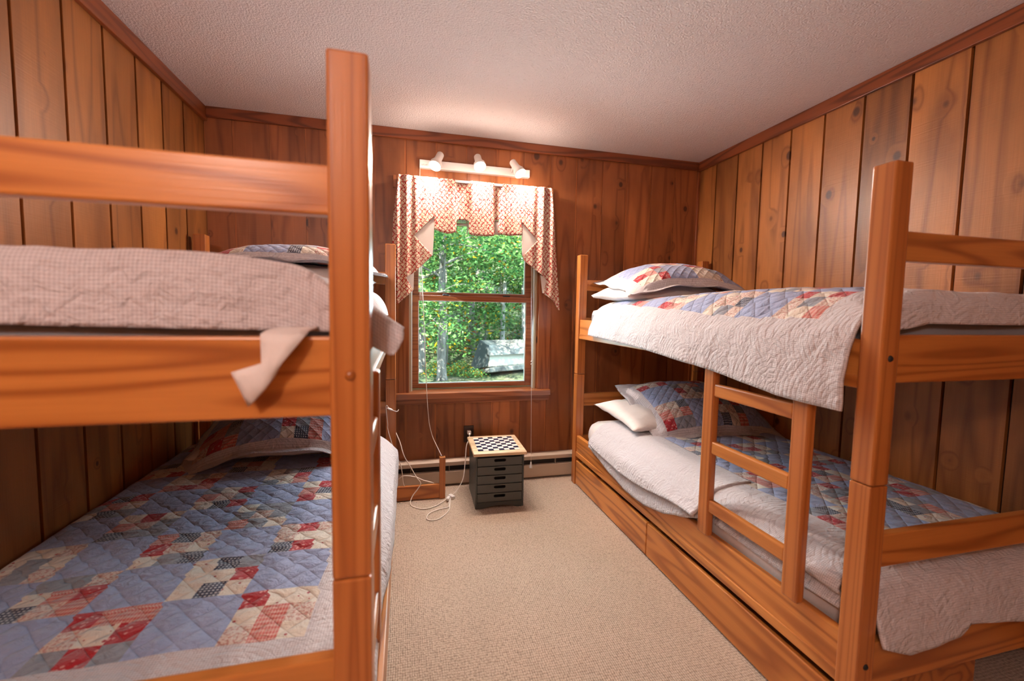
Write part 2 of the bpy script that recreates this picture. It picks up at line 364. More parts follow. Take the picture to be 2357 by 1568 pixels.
# ------------------------------------------------------------------ room shell
XL, XR, YB, YF, ZC = -1.154, 2.24, 3.0, -1.25, 2.40
OX0, OX1, OZ0, OZ1 = 0.030, 0.932, 0.655, 2.02          # window opening
obj('floor', box(B(), XL - .2, XR + .2, YF - .2, YB + .2, -0.08, 0), CARPET, kind='structure')
obj('ceiling', box(B(), XL - .2, XR + .2, YF - .2, YB + .2, ZC, ZC + .12), CEIL, kind='structure')
def board_wall(name, edges, place, gap, depth, mat, opening=None, back=None):
    """edges: positions of the grooves along the wall; place(a, d, z) -> world point (d = depth into the wall)"""
    bm = B(); uvl = bm.loops.layers.uv.new('uv'); cl = bm.loops.layers.color.new('brd')
    rr = random.Random(name)
    def slab(a0, a1, z0, z1, d0, d1, rnd, mid, mi=0):
        c8 = [(a0, d0, z0), (a1, d0, z0), (a1, d1, z0), (a0, d1, z0), (a0, d0, z1), (a1, d0, z1), (a1, d1, z1), (a0, d1, z1)]
        vs = [bm.verts.new(place(*c)) for c in c8]
        for f in ((3, 2, 1, 0), (4, 5, 6, 7), (0, 1, 5, 4), (1, 2, 6, 5), (2, 3, 7, 6), (3, 0, 4, 7)):
            fc = bm.faces.new([vs[i] for i in f]); fc.material_index = mi
            for lp, i in zip(fc.loops, f):
                lp[uvl].uv = (c8[i][0] - mid, c8[i][2]); lp[cl] = (*rnd, 1)
    for a, b in zip(edges, edges[1:]):
        rnd = (rr.random(), rr.random(), rr.random() * dict(amber=1).get('amber')); mid = (a + b) / 2
        g = gap / 2; w0, w1 = a + g, b - g; cuts = [(w0, w1, 0.0, ZC)]
        if opening:
            x0, x1, z0, z1 = opening; cuts = []
            if w1 <= x0 or w0 >= x1: cuts = [(w0, w1, 0, ZC)]
            else:
                cuts += [(w0, w1, 0, z0), (w0, w1, z1, ZC)]
                if w0 < x0: cuts.append((w0, x0, z0, z1))
                if w1 > x1: cuts.append((x1, w1, z0, z1))
        for (p0, p1, z0, z1) in cuts: slab(p0, p1, z0, z1, 0, depth, rnd, mid)
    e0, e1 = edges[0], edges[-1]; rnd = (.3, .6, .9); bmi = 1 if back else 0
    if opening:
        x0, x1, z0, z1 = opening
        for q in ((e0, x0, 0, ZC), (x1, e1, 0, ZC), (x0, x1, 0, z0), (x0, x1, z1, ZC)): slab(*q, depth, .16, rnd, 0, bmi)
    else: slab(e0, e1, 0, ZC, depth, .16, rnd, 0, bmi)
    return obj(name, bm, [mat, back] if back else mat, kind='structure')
GROOVE = plain('shaded_gap_backing', (.016, .008, .005), .9)  # near-black colour paints the shade in the side-wall board gaps
board_wall('wall_back', [XL] + [-1.0 + .2015 * k for k in range(0, 17) if -1.0 + .2015 * k < XR - .05] + [XR], lambda a, d, z: (a, YB + d, z), .013, .006, PINE_BACK, (OX0, OX1, OZ0, OZ1))
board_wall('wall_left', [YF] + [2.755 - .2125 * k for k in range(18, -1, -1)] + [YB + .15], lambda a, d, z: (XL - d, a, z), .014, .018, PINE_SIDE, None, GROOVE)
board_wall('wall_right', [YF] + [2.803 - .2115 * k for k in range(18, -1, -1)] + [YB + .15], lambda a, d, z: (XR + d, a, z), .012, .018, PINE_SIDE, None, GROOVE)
board_wall('wall_front', [XL + .2 * k for k in range(0, 17)] + [XR], lambda a, d, z: (a, YF - d, z), .010, .008, PINE_SIDE)
boxo('trim_1', XL, XL + .02, YF, YB, 2.318, ZC, TY, kind='structure')
boxo('trim_2', XL + .02, XR - .02, YB - .02, YB, 2.338, ZC, TX, kind='structure')
boxo('trim_3', XR - .02, XR, YF, YB, 2.330, ZC, TY, kind='structure')
boxo('trim_4', XR - .018, XR, YB - .018, YB, 0.19, 2.33, TZ, kind='structure')

# ------------------------------------------------------------------ window
WINX = bed_wood('window_wood_x', 0, (0.36, 0.130, 0.052), (0.19, 0.055, 0.020), 1.2, 9.0, .4); WINZ = bed_wood('window_wood_z', 2, (0.38, 0.138, 0.050), (0.20, 0.060, 0.020), 1.4, 11.0, .35)
wn = bpy.data.objects.new('window_1', None); COL.objects.link(wn); wn.location = (0.48, YB, OZ0); wn['kind'] = 'structure'; WL[wn.name] = Vector(wn.location)
def wp(name, boxes, mat, bevel=0.002):
    bm = B()
    for b_ in boxes: box(bm, *b_)
    return obj(name, bm, mat, wn, bevel=bevel)
wp('casing', [(-0.060, 0.030, 2.978, 3.0, 0.60, 2.02), (0.942, 1.036, 2.978, 3.0, 0.60, 2.02), (-0.072, 1.036, 2.976, 3.0, 2.02, 2.10)], WINZ)
wp('jamb', [(OX0 - .002, OX0 + .015, 3.0, 3.155, OZ0, OZ1), (OX1 - .015, OX1 + .002, 3.0, 3.155, OZ0, OZ1), (OX0, OX1, 3.0, 3.155, OZ1 - .015, OZ1)], ALMOND)
wp('jamb_liner', [(OX0 + .015, OX0 + .021, 3.012, 3.035, OZ0, OZ1 - .02), (OX1 - .021, OX1 - .015, 3.012, 3.035, OZ0, OZ1 - .02)], VINYL, 0.001)
bm = B(); extrude_poly(bm, [(2.945, .655), (3.16, .675), (3.16, .635), (2.945, .615)], 0, -0.060, 1.036); TXS = WINX.copy(); TXS.name = 'glossy_sill_wood'; TXS.node_tree.nodes['Principled BSDF'].inputs['Coat Weight'].default_value = 1.0; TXS.node_tree.nodes['Principled BSDF'].inputs['Coat Roughness'].default_value = .14
obj('sill', bm, TXS, wn, bevel=0.003)
wp('apron', [(-0.055, 1.030, 2.972, 3.0, .575, .617)], WINX)
def sash(y0, y1, x0, x1, z0, z1, wl, wr, wb, wt, nm):
    s_ = wp(nm, [(x0, x0 + wl, y0, y1, z0, z1), (x1 - wr, x1, y0, y1, z0, z1), (x0 + wl, x1 - wr, y0, y1, z0, z0 + wb), (x0 + wl, x1 - wr, y0, y1, z1 - wt, z1)], WINX)
    g = wp('pane', [(x0 + wl - .004, x1 - wr + .004, (y0 + y1) / 2 - .002, (y0 + y1) / 2 + .002, z0 + wb - .004, z1 - wt + .004)], GLASS, 0)
    a, b, c, d = x0 + wl, x1 - wr, z0 + wb, z1 - wt; e = .004
    bead = wp('glazing_bead', [(a, a + e, y0 + .008, y1 - .008, c, d), (b - e, b, y0 + .008, y1 - .008, c, d), (a, b, y0 + .008, y1 - .008, c, c + e), (a, b, y0 + .008, y1 - .008, d - e, d)], VINYL, 0)
    for q in (g, bead): q.parent = s_; q.matrix_parent_inverse = Matrix.Identity(4)
    return s_
lower = sash(3.052, 3.088, OX0 + .017, OX1 - .017, .672, 1.325, .046, .046, .032, .036, 'lower_sash')
upper = sash(3.096, 3.132, OX0 + .017, OX1 - .017, 1.300, OZ1 - .017, .046, .046, .046, .05, 'upper_sash')
for xl in (.26, .70): 
    lk = boxo('sash_lock', xl, xl + .045, 3.050, 3.085, 1.3255, 1.336, DARKCORD, wn); lk.parent = lower

# ------------------------------------------------------------------ baseboard heater
h = root('baseboard_heater', 'long beige baseboard heater running along the foot of the window wall', 'heater', (0.54, 2.965, 0))
bm = B(); extrude_poly(bm, [(2.999, .012), (2.942, .012), (2.942, .030), (2.930, .034), (2.930, .104), (2.940, .107), (2.999, .107)], 0, -1.13, 2.215); obj('cover', bm, HEATER, h)
bm = B(); extrude_poly(bm, [(2.999, .180), (2.945, .180), (2.930, .172), (2.930, .146), (2.934, .146), (2.934, .168), (2.999, .168)], 0, -1.13, 2.215); obj('top_cap', bm, HEATER, h)
boxo('fin_slot', -1.128, 2.213, 2.955, 2.999, .105, .170, BLACK, h, 0)
for k in range(13): boxo('slot_bracket', -1.0 + .26 * k, -.997 + .26 * k, 2.932, 2.956, .106, .147, HEATER, h, 0)
for x_ in (-1.13, 2.195): boxo('end_cap', x_, x_ + .02, 2.928, 2.999, 0.0, .181, HEATER, h, .001)

# ------------------------------------------------------------------ bunk beds
def bunk(label, xo, s, width, y0, y1, rail_in, lad_in, others):
    X = lambda a: xo + s * a
    r = root('bunk_bed', label, 'bed', (X(width / 2), (y0 + y1) / 2, 0), 'varnished fir bunk beds')
    P = .058 if s > 0 else .061
    def bx(nm, a0, a1, ya, yb, z0, z1, mat, bev=0.004, parent=r, label=None): return boxo(nm, X(a0), X(a1), ya, yb, z0, z1, mat, parent, bev, label=label)
    for a in (0, width - P):
        for y_ in (y0, y1 - P):
            bx('post', a, a + P, y_, y_ + P, 0, .789, WZ, .0035); bx('post', a, a + P, y_, y_ + P, .791, 1.62, WZ, .0045)
    for ye, t_ in ((y0 + .010, .026), (y1 - .036, .026)):
        for nm, z0, z1 in (('guard_rail', 1.376, 1.452), ('end_rail', 1.060, 1.187), ('end_rail', .558, .649), ('end_rail', .216, .345)):
            bx(nm, P - .004, width - P + .004, ye, ye + t_, z0, z1, WX)
    for nm, z0, z1 in (('side_rail', 1.052, 1.172), ('side_rail', .216, .352)):
        for a0, a1, f in ((rail_in, rail_in + .026, 0), (width - rail_in - .026, width - rail_in, 1)):
            q = bx(nm, a0, a1, y0 + P - .002, y1 - P + .002, z0, z1, WY)
            lip = bx('lip', a0 - (.005 if not f else 0), a1 + (.005 if f else 0), y0 + P, y1 - P, z0 - .012, z0 + .022, WY, .003, r)
            lip.parent = q
    # slats
    for zz in (.230, 1.072):
        for k in range(11):
            yy = y0 + .13 + k * (y1 - y0 - .33) / 10
            bx('slat', rail_in + .027, width - rail_in - .027, yy, yy + .07, zz, zz + .018, WX, .002)
    # bolt covers on the left end posts; black discs painting dark holes on the right
    for a in (P / 2, width - P / 2):
        for z_ in (1.126, .290):
            bm = B(); lathe(bm, [(0, .004), (.006, .0035), (.0085, 0), (.0085, -.006)], aim_matrix((X(a), y0, z_), (0, -1, 0)), 18)
            obj('bolt_disc', bm, WX if s < 0 else BLACK, r, smooth=True)
    # drawers under the bed
    ym = 1.862 if s > 0 else 1.75
    for (ya, yb) in ((y0 + P + .006, ym - .003), (ym + .003, y1 - P - .006)):
        d = bx('drawer', .006, .026, ya, yb, .008, .176, WY, .004)
        b2 = B(); x0, x1 = X(.027), X(.62)
        box(b2, x0, x1, ya + .02, ya + .035, .03, .16); box(b2, x0, x1, yb - .035, yb - .02, .03, .16); box(b2, x1 - s * .015, x1, ya + .035, yb - .035, .03, .16); box(b2, x0, x1 - s * .015, ya + .035, yb - .035, .03, .042)
        q = obj('drawer_box', b2, WY, r); q.parent = d
        for yy in (ya + .1, yb - .1):
            for aa in (.10, .55):
                bm = B(); lathe(bm, [(0, -.008), (.014, -.008), (.014, .008), (0, .008)], aim_matrix((X(aa), yy, .0145), (1, 0, 0)), 14)
                q = obj('caster', bm, BLACK, r); q.parent = d
    return r
def ladder(label, xo, s, a0, y0, y1, z0, z1):
    X = lambda a: xo + s * a
    r = root('bunk_ladder', label, 'ladder', (X(a0 + .015), (y0 + y1) / 2, z0), 'ladders hooked on the bunk beds')
    for ya in (y0, y1 - .058): boxo('stile', X(a0), X(a0 + .030), ya, ya + .058, z0, z1, WZ, r, .006)
    for zz in (.452, .686, .912): boxo('rung', X(a0 + .003), X(a0 + .026), y0 + .056, y1 - .056, zz, zz + .050, WY, r, .006)
    return r
LB = bunk('orange varnished bunk bed along the left wall, its near post tall in the foreground', -.053, -1, 1.072, .716, 2.800, .028, .0, None)
RB = bunk('orange varnished bunk bed along the right wall with two long drawer fronts showing', 1.175, 1, 1.030, .826, 2.850, .010, .0, None)
ladder('short wooden ladder hooked to the right bunk, three rungs in front of the quilt', 1.175, 1, -.018, 1.000, 1.462, .352, 1.10)
ladder('wooden ladder on the left bunk seen edge-on just right of the big foreground post', -.048, -1, .014, .775, 1.175, .354, 1.075)

# ------------------------------------------------------------------ mattresses
def mattress(label, x0, x1, y0, y1, z0, z1, mat=MATT, group=None):
    bm = B(); nx, ny, nz = 14, 26, 6
    bmesh.ops.create_cube(bm, size=1.0); bmesh.ops.subdivide_edges(bm, edges=bm.edges, cuts=9, use_grid_fill=True)
    for v in bm.verts:
        p_ = v.co * 2
        x, y, z = p_
        # round the long edges
        rx, ry, rz = (x1 - x0) / 2, (y1 - y0) / 2, (z1 - z0) / 2; R_ = rz * .95
        P_ = Vector((x * rx, y * ry, z * rz)); Q = Vector((max(-rx + R_, min(rx - R_, P_.x)), max(-ry + R_, min(ry - R_, P_.y)), max(-rz + R_, min(rz - R_, P_.z))))
        d = P_ - Q
        if d.length > 1e-6: P_ = Q + d.normalized() * min(R_, d.length)
        P_ += Vector((fbm(P_ * 5 + Vector((x0, y0, z0))), fbm(P_ * 5 + Vector((3, 1, z0))), fbm(P_ * 4 + Vector((1, 7, z0))) * .6)) * .006
        v.co = P_ + Vector(((x0 + x1) / 2, (y0 + y1) / 2, (z0 + z1) / 2))
    if isinstance(mat, list):
        for f in bm.faces: f.material_index = 1 if f.calc_center_median().z < (z0 + z1) / 2 + .03 else 0  # lower faces take the darker cloth that paints the near end's shade
    return obj('mattress', bm, mat, label=label, cat='mattress', group=group, smooth=True)
G = 'single bunk mattresses'
mattress('white mattress on the upper right bunk, rounded corner by the far post', 1.235, 2.190, .885, 2.790, 1.095, 1.272, [SHEET, MATTG], G)
mattress('white sheeted mattress in the lower right bunk under the quilt', 1.225, 2.165, .872, 2.785, .250, .492, SHEET, G)
mattress('mattress on the upper left bunk showing as dark strip above the foreground rail', -1.085, -.110, .800, 2.730, 1.095, 1.270, MATTG, G)
mattress('mattress in the lower left bunk beneath the big patchwork quilt', -1.085, -.112, .770, 2.730, .250, .455, SHEET, G)

# ------------------------------------------------------------------ quilts
def resample(pts, n):
    L = [0]
    for a, b in zip(pts, pts[1:]): L.append(L[-1] + (Vector(b) - Vector(a)).length)
    out = []; j = 0
    for k in range(n + 1):
        t = L[-1] * k / n
        while j < len(pts) - 2 and L[j + 1] < t: j += 1
        f = (t - L[j]) / max(1e-9, L[j + 1] - L[j]); out.append(Vector(pts[j]).lerp(Vector(pts[j + 1]), f))
    return out, L[-1]
def roundpath(pts, n=5):
    return [tuple(q) for q in spline([(p_[0], p_[1], 0) for p_ in pts], n)]
def quilt(name, label, mat, path, ys, nu, ny, end=None, amp=.006, seed=0, freq=4.0, thick=.010, u_mid=None, cat='quilt', group=None, nend=16, nrm=None, ush=lambda y: 0.0):
    """path(Y): outline (X,Z) from the wall over the mattress and down on the aisle side; end(X, Xtop): outline (Y,Z) hanging over the near end, from the mattress to the hem"""
    bm = B(); uvl = bm.loops.layers.uv.new('uv'); UV = {}; rows = []
    for j in range(ny + 1):
        y_ = lerp(ys[0], ys[1], j / ny)            # from the near end to the head
        ctrl, ui = path(y_); pts = roundpath(ctrl); pts, L = resample(pts, nu)
        # u is zero where the cloth passes point ui
        tgt = Vector((ctrl[ui][0], ctrl[ui][1], 0)); acc = [0]
        for a, b in zip(pts, pts[1:]): acc.append(acc[-1] + (b - a).length)
        k0 = min(range(len(pts)), key=lambda k: (pts[k] - tgt).length); u0 = acc[k0]
        row = []
        for k, p_ in enumerate(pts):
            a = pts[max(0, k - 1)]; b = pts[min(nu, k + 1)]; tn = (b - a).normalized(); nr = Vector((tn.y, -tn.x)) if s_dir(ctrl) > 0 else Vector((-tn.y, tn.x))
            q = Vector((p_.x * freq, y_ * freq, p_.y * freq + seed)); e = fbm(q, 3) * amp + abs(noise.noise(q * 3.1)) * amp * .5
            yy = y_ + (noise.noise(q * .8 + Vector((9, 0, 0))) * .008 if 0 < j < ny else noise.noise(q) * .006)
            yo = nrm(p_.x, y_, p_.y) if nrm else 0.0
            v = bm.verts.new((p_.x + nr.x * e, yy + yo, p_.y + nr.y * e)); UV[v] = (u0 - acc[k] + ush(y_), y_); row.append(v)
        rows.append(row)
    for j in range(ny):
        for k in range(nu):
            bm.faces.new((rows[j][k], rows[j][k + 1], rows[j + 1][k + 1], rows[j + 1][k]))
    if end:
        prev = None; cols = []
        for k, v in enumerate(rows[0]):
            if UV[v][0] < end[1]: break
            if v.co.x > 2.135 or v.co.x < -1.055: continue
            ctrl = end[0](v.co.x); pts = [(v.co.y, v.co.z)] + ctrl; pts, L = resample(roundpath(pts), nend); c = [v]
            for i, p_ in enumerate(pts[1:]):
                w = min(1, (i + 1) / 4); q = Vector((v.co.x * freq, p_.x * freq, p_.y * freq + seed + 5))
                e = fbm(q, 3) * amp * w
                nv = bm.verts.new((v.co.x, p_.x - e, p_.y)); UV[nv] = (UV[v][0], UV[v][1] - L * (i + 1) / nend); c.append(nv)
            cols.append(c)
        for a, b in zip(cols, cols[1:]):
            for i in range(nend): bm.faces.new((a[i], a[i + 1], b[i + 1], b[i]))
    for f in bm.faces:
        for lp in f.loops: lp[uvl].uv = UV[lp.vert]
    o = obj(name, bm, mat, label=label, cat=cat, group=group, smooth=True)
    m = o.modifiers.new('thickness', 'SOLIDIFY'); m.thickness = thick; m.offset = 0
    return o
def s_dir(ctrl): return 1 if ctrl[-1][0] > ctrl[0][0] else -1
# upper right bunk
QG = 'patchwork quilts with pale gingham borders'
def p_ur(y_):
    b = interp([(.86, .975), (1.10, .982), (1.44, 1.018), (1.92, 1.053), (2.58, 1.078)], y_)
    bulge = .03 * math.sin(y_ * 5.0) * .4
    cr = interp([(.86, 1.300), (1.2, 1.330), (1.45, 1.348), (1.8, 1.335), (2.2, 1.315), (2.6, 1.300)], y_)
    e = interp([(.86, 1.268), (1.1, 1.250), (1.5, 1.245), (2.0, 1.262), (2.6, 1.262)], y_)
    fx = interp([(.86, 1.150), (1.0, 1.140), (2.0, 1.150), (2.6, 1.155)], y_)
    return [(2.215, 1.20), (2.205, 1.275), (2.05, cr - .01), (1.55, cr), (1.36, (cr + e) / 2 + .018), (1.245, e), (1.195, e - .045), (fx + .02, 1.17), (fx, (b + 1.17) / 2), (fx - .004, b)], 5
quilt('patchwork_quilt', 'patchwork quilt on the upper right bunk, its white gingham flap hanging low over the side', patch_mat('patchwork_upper_right', 0.075, 1.3, 1.03, 3.0, seed=3.0), p_ur, (.893, 2.57), 110, 150,
      (lambda x: [(.885, interp([(1.2, 1.275), (1.7, 1.30)], x)), (.872, 1.265), (.868, interp([(1.24, 1.195), (1.30, 1.200), (1.38, 1.216), (2.2, 1.212)], x))], 0.125), amp=.010, seed=1, group=QG, ush=lambda y: interp([(.9, .125), (1.1, .125), (1.9, .085), (2.5, .045)], y),
      nrm=lambda x, y, z: -.04 * sm((1.2 - z) / .2) * 0 + (.004 if y < .95 else 0))
# lower right bunk
def p_lr(y_):
    b = interp([(.87, .395), (1.09, .380), (1.37, .385), (1.47, .385), (1.60, .345), (1.685, .310), (1.85, .275), (2.04, .268), (2.25, .300), (2.52, .352)], y_)
    t_ = interp([(.87, .500), (1.2, .512), (2.2, .512), (2.6, .50)], y_)
    fx = lerp(1.214, 1.158, sm((y_ - 1.47) / .10))
    return [(2.205, .42), (2.195, .49), (2.05, t_), (1.50, t_ + .004), (1.30, t_ - .002), (1.235, t_ - .020), (1.205, t_ - .055), (fx + .024, .425), (fx + .004, (b + .40) / 2), (fx, b)], 5
def p_lr2(y_):
    b = interp([(.87, .375), (1.02, .355), (1.15, .380), (1.30, .365), (1.45, .372), (1.62, .330), (1.9, .345), (2.3, .36)], y_)
    return None
quilt('patchwork_quilt', 'patchwork quilt in the lower right bunk behind the ladder, hanging over the drawer rail', patch_mat('patchwork_lower_right', 0.130, 1.3, 1.05, 3.0, seed=8.0), p_lr, (.915, 2.53), 110, 140,
      (lambda x: [(.86, .475), (.832, .425), (.816, .375), (.806, interp([(1.235, .352), (1.33, .318), (1.44, .325), (1.52, .338), (1.56, .368), (1.83, .332), (2.15, .36)], x))], -.08), amp=.007, seed=4, group=QG, nend=20, ush=lambda y: interp([(.9, -.07), (1.07, -.07), (2.2, .045), (2.6, .06)], y))
# a plain white coverlet folded under that quilt
def p_cv(y_):
    b = interp([(1.50, .405), (1.62, .400), (1.85, .365), (2.10, .352), (2.40, .372), (2.50, .385)], y_)
    return [(1.42, .522), (1.32, .520), (1.235, .500), (1.190, .460), (1.155, .420), (1.146, b + .012), (1.143, b)], 2
quilt('folded_quilt_edge', 'white quilted turn-back lying over the patchwork quilt edge of the lower right bunk', patch_mat('white_quilted_cotton', 5.0, 6.0, 5.0, 6.0, seed=1.0, arcs=.26), p_cv, (1.47, 2.50), 40, 80, None, amp=.004, seed=9, cat='coverlet')
# lower left bunk
def p_ll(y_):
    b = interp([(.78, .36), (1.1, .345), (1.3, .33), (1.6, .26), (2.0, .20), (2.6, .17)], y_)
    fx = interp([(.78, -.078), (1.2, -.074), (1.6, -.056), (2.6, -.045)], y_)
    t_ = interp([(.78, .470), (1.2, .478), (2.0, .482), (2.6, .49)], y_)
    return [(-1.135, .40), (-1.128, .455), (-1.02, t_), (-.45, t_ + .006), (-.20, t_ - .002), (-.125, t_ - .03), (fx - .016, t_ - .09), (fx, .36 if b < .3 else b + .03), (fx + .002, b)], 5
quilt('patchwork_quilt', 'patchwork quilt spread over the lower left bunk, blue squares between small red and cream patches', patch_mat('patchwork_lower_left', 0.105, 1.02, 1.025, 3.0, seed=12.0), p_ll, (.800, 2.60), 110, 150,
      (lambda x: [(.775, .46), (.762, .43), (.760, .40)], .03), amp=.006, seed=6, group=QG)
# upper left bunk
def p_ul(y_):
    near = sm((.97 - y_) / .16)
    b = interp([(.8, 1.20), (1.1, 1.205), (1.6, 1.20), (2.6, 1.19)], y_)
    t_ = interp([(.78, 1.308), (1.2, 1.316), (2.0, 1.33), (2.6, 1.335)], y_)
    L = lambda p, q: (lerp(p[0], q[0], near), lerp(p[1], q[1], near))
    return [(-1.13, 1.20), (-1.12, 1.27), (-1.00, t_), (-.40, t_ + .004), L((-.24, t_ - .004), (-.25, t_ - .002)), L((-.165, t_ - .024), (-.175, t_ - .012)), L((-.118, t_ - .070), (-.115, 1.266)), L((-.098, b + .03), (-.055, 1.238)), L((-.092, b), (-.001, 1.197))], 5
def e_ul(x):
    hz = interp([(-1.1, 1.203), (-.6, 1.202), (-.115, 1.192), (-.057, 1.168), (-.020, 1.149), (-.004, 1.172), (0.0, 1.190)], x)
    zt = interp([(-.25, 1.31), (-.115, 1.266), (-.055, 1.238), (-.001, 1.197)], x)
    return [(.788, lerp(hz, zt, .85)), (.783, lerp(hz, zt, .5)), (.782, hz)]
quilt('patchwork_quilt', 'patchwork quilt on the upper left bunk, its striped border hanging at the near end', patch_mat('patchwork_upper_left', 0.12, 0.95, 1.10, 3.0, seed=5.0, ring_amp=0.12), p_ul, (.800, 2.60), 130, 130,
      (e_ul, -9), amp=.006, seed=2, group=QG, nend=18, thick=.007)

# ------------------------------------------------------------------ pillows
def pillow(name, label, mat, loc, rot, a, b, h, flange=0.0, arch=0.0, seed=0, cat='pillow', group=None, uvoff=(0, 0), n=56, low=.35, droop=0.0, corner=.06):
    bm = B(); uvl = bm.loops.layers.uv.new('uv'); M = Matrix.Translation(loc) @ Euler(rot).to_matrix().to_4x4(); UV = {}
    A, Bb = a + flange, b + flange
    def surf(i, j, side):
        x = lerp(-A, A, i / n); y = lerp(-Bb, Bb, j / n)
        ux, uy = min(1, abs(x) / a), min(1, abs(y) / b)
        t_ = max(0, 1 - ux ** 3.4) ** .55 * max(0, 1 - uy ** 2.6) ** .60
        z = (h if side > 0 else -h * low) * t_
        px = x * (1 - corner * (1 - (y / Bb) ** 2)) if flange == 0 else x; py = y * (1 - corner * (1 - (x / A) ** 2)) if flange == 0 else y
        q = Vector((x * 7 + seed, y * 7, side * 3)); z += fbm(q, 3) * .008 * (side if t_ > .03 else 1) * (1 if t_ > .03 else .8)
        z += arch * (1 - (x / A) ** 2) - droop * max(0, (abs(x) / A)) ** 2
        if flange and t_ < .02: z += math.sin(x * 22 + seed) * .006 + math.sin(y * 25 + seed) * .005
        return M @ Vector((px, py, z)), (x + uvoff[0], y + uvoff[1])
    grids = []
    for side in (1, -1):
        g = []
        for i in range(n + 1):
            r_ = []
            for j in range(n + 1):
                if side < 0 and (i in (0, n) or j in (0, n)): r_.append(grids[0][i][j]); continue
                p_, uv = surf(i, j, side)
                if side < 0: p_ = p_ - (M.to_3x3() @ Vector((0, 0, .004)))
                v = bm.verts.new(p_); UV[v] = uv; r_.append(v)
            g.append(r_)
        grids.append(g)
        for i in range(n):
            for j in range(n):
                q = (g[i][j], g[i + 1][j], g[i + 1][j + 1], g[i][j + 1])
                try: bm.faces.new(q if side > 0 else q[::-1])
                except ValueError: pass
    for f in bm.faces:
        for lp in f.loops: lp[uvl].uv = UV[lp.vert]
    return obj(name, bm, mat, label=label, cat=cat, group=group, smooth=True)
def sham_mat(nm, seed): return patch_mat(nm, -.36, .36, -.24, .24, sq=.06, quilt=.055, seed=seed, arcs=.16)
SG = 'quilted patchwork pillow shams'
pillow('pillow', 'plain white pillow beneath the sham on the upper right bunk', PILL, (1.61, 2.50, 1.330), (.04, 0, .03), .37, .24, .100, seed=3, group='plain white pillows')
pillow('pillow_sham', 'quilted patchwork pillow sham on the upper right bunk near the corner', sham_mat('sham_upper_right', 21.0), (1.715, 2.50, 1.400), (.16, .02, -.03), .385, .26, .105, .055, .045, 5, group=SG, droop=.03, low=.05)
pillow('pillow', 'plain white pillow poking out left of the sham in the lower right bunk', PILL, (1.66, 2.44, .575), (.10, 0, .04), .40, .25, .085, seed=8, group='plain white pillows')
pillow('pillow_sham', 'quilted patchwork pillow sham propped up in the lower right bunk', sham_mat('sham_lower_right', 33.0), (1.835, 2.36, .62), (.38, .03, -.02), .40, .25, .105, .05, .02, 11, group=SG, droop=.02, low=.05)
pillow('pillow', 'plain white pillow seen under the arched sham in the lower left bunk', PILL, (-.58, 2.42, .540), (.02, 0, 0), .38, .24, .075, seed=14, group='plain white pillows')
pillow('pillow_sham', 'quilted patchwork pillow sham arched over a pillow in the lower left bunk', sham_mat('sham_lower_left', 44.0), (-.58, 2.42, .560), (.22, 0, .06), .39, .26, .085, .05, .085, 17, group=SG, droop=.05, low=.05)
pillow('pillow', 'plain white pillow hidden mostly by the sham on the upper left bunk', PILL, (-.52, 2.46, 1.375), (.03, 0, 0), .36, .24, .07, seed=19, group='plain white pillows')
pillow('pillow_sham', 'quilted patchwork pillow sham on the upper left bunk, top peeking over the quilt', sham_mat('sham_upper_left', 55.0), (-.535, 2.47, 1.435), (.05, 0, 0), .39, .26, .085, .05, .03, 23, group=SG, droop=.03, low=.05)

# loose corner of the bed sheet hanging over the foreground rail
bm = B()
pts = {'a': (-.207, .706, 1.192), 'a2': (-.207, .735, 1.196), 'a3': (-.20, .78, 1.20), 'b': (-.146, .706, 1.190), 'b2': (-.146, .735, 1.196), 'b3': (-.14, .78, 1.20), 'm': (-.204, .698, 1.150), 'n': (-.203, .692, 1.112),
       'l': (-.2445, .700, 1.137), 't': (-.224, .703, 1.085), 'c': (-.176, .696, 1.150), 'd': (-.199, .696, 1.112), 'e': (-.188, .704, 1.130)}
V = {k: bm.verts.new(v) for k, v in pts.items()}
for f in (('a3', 'a2', 'b2', 'b3'), ('a2', 'a', 'b', 'b2'), ('a', 'm', 'c', 'b'), ('m', 'n', 'e', 'c'), ('m', 'l', 'n'), ('n', 'l', 't'), ('n', 't', 'd'), ('n', 'd', 'e')): bm.faces.new([V[k] for k in f])
bmesh.ops.subdivide_edges(bm, edges=bm.edges, cuts=2, use_grid_fill=True)
so = obj('bed_sheet', bm, SHEET, label='pointed corner of white bed sheet hanging over the foreground rail of the left bunk', cat='sheet', smooth=True)
m = so.modifiers.new('thickness', 'SOLIDIFY'); m.thickness = .0015; m.offset = 0

# ------------------------------------------------------------------ valance, blind
va = root('window_valance', 'cream window valance with red trellis print, pleated middle and two zigzag jabots', 'curtain', (0.48, 2.92, 1.23))
def zip_grid(nm, rows, mat, yfun, parent=va, thick=.0016, nx=30):
    """rows: (z, x_left, x_right)"""
    bm = B(); uvl = bm.loops.layers.uv.new('uv'); g = []; UV = {}
    for (z, xl, xr) in rows:
        r_ = []
        for i in range(nx + 1):
            x = lerp(xl, xr, i / nx); v = bm.verts.new((x, yfun(x, z), z)); UV[v] = (x, z); r_.append(v)
        g.append(r_)
    for a, b in zip(g, g[1:]):
        for i in range(nx): bm.faces.new((a[i], b[i], b[i + 1], a[i + 1]))
    for f in bm.faces:
        for lp in f.loops: lp[uvl].uv = UV[lp.vert]
    o = obj(nm, bm, mat, parent, smooth=True); m_ = o.modifiers.new('thickness', 'SOLIDIFY'); m_.thickness = thick; m_.offset = 0; return o
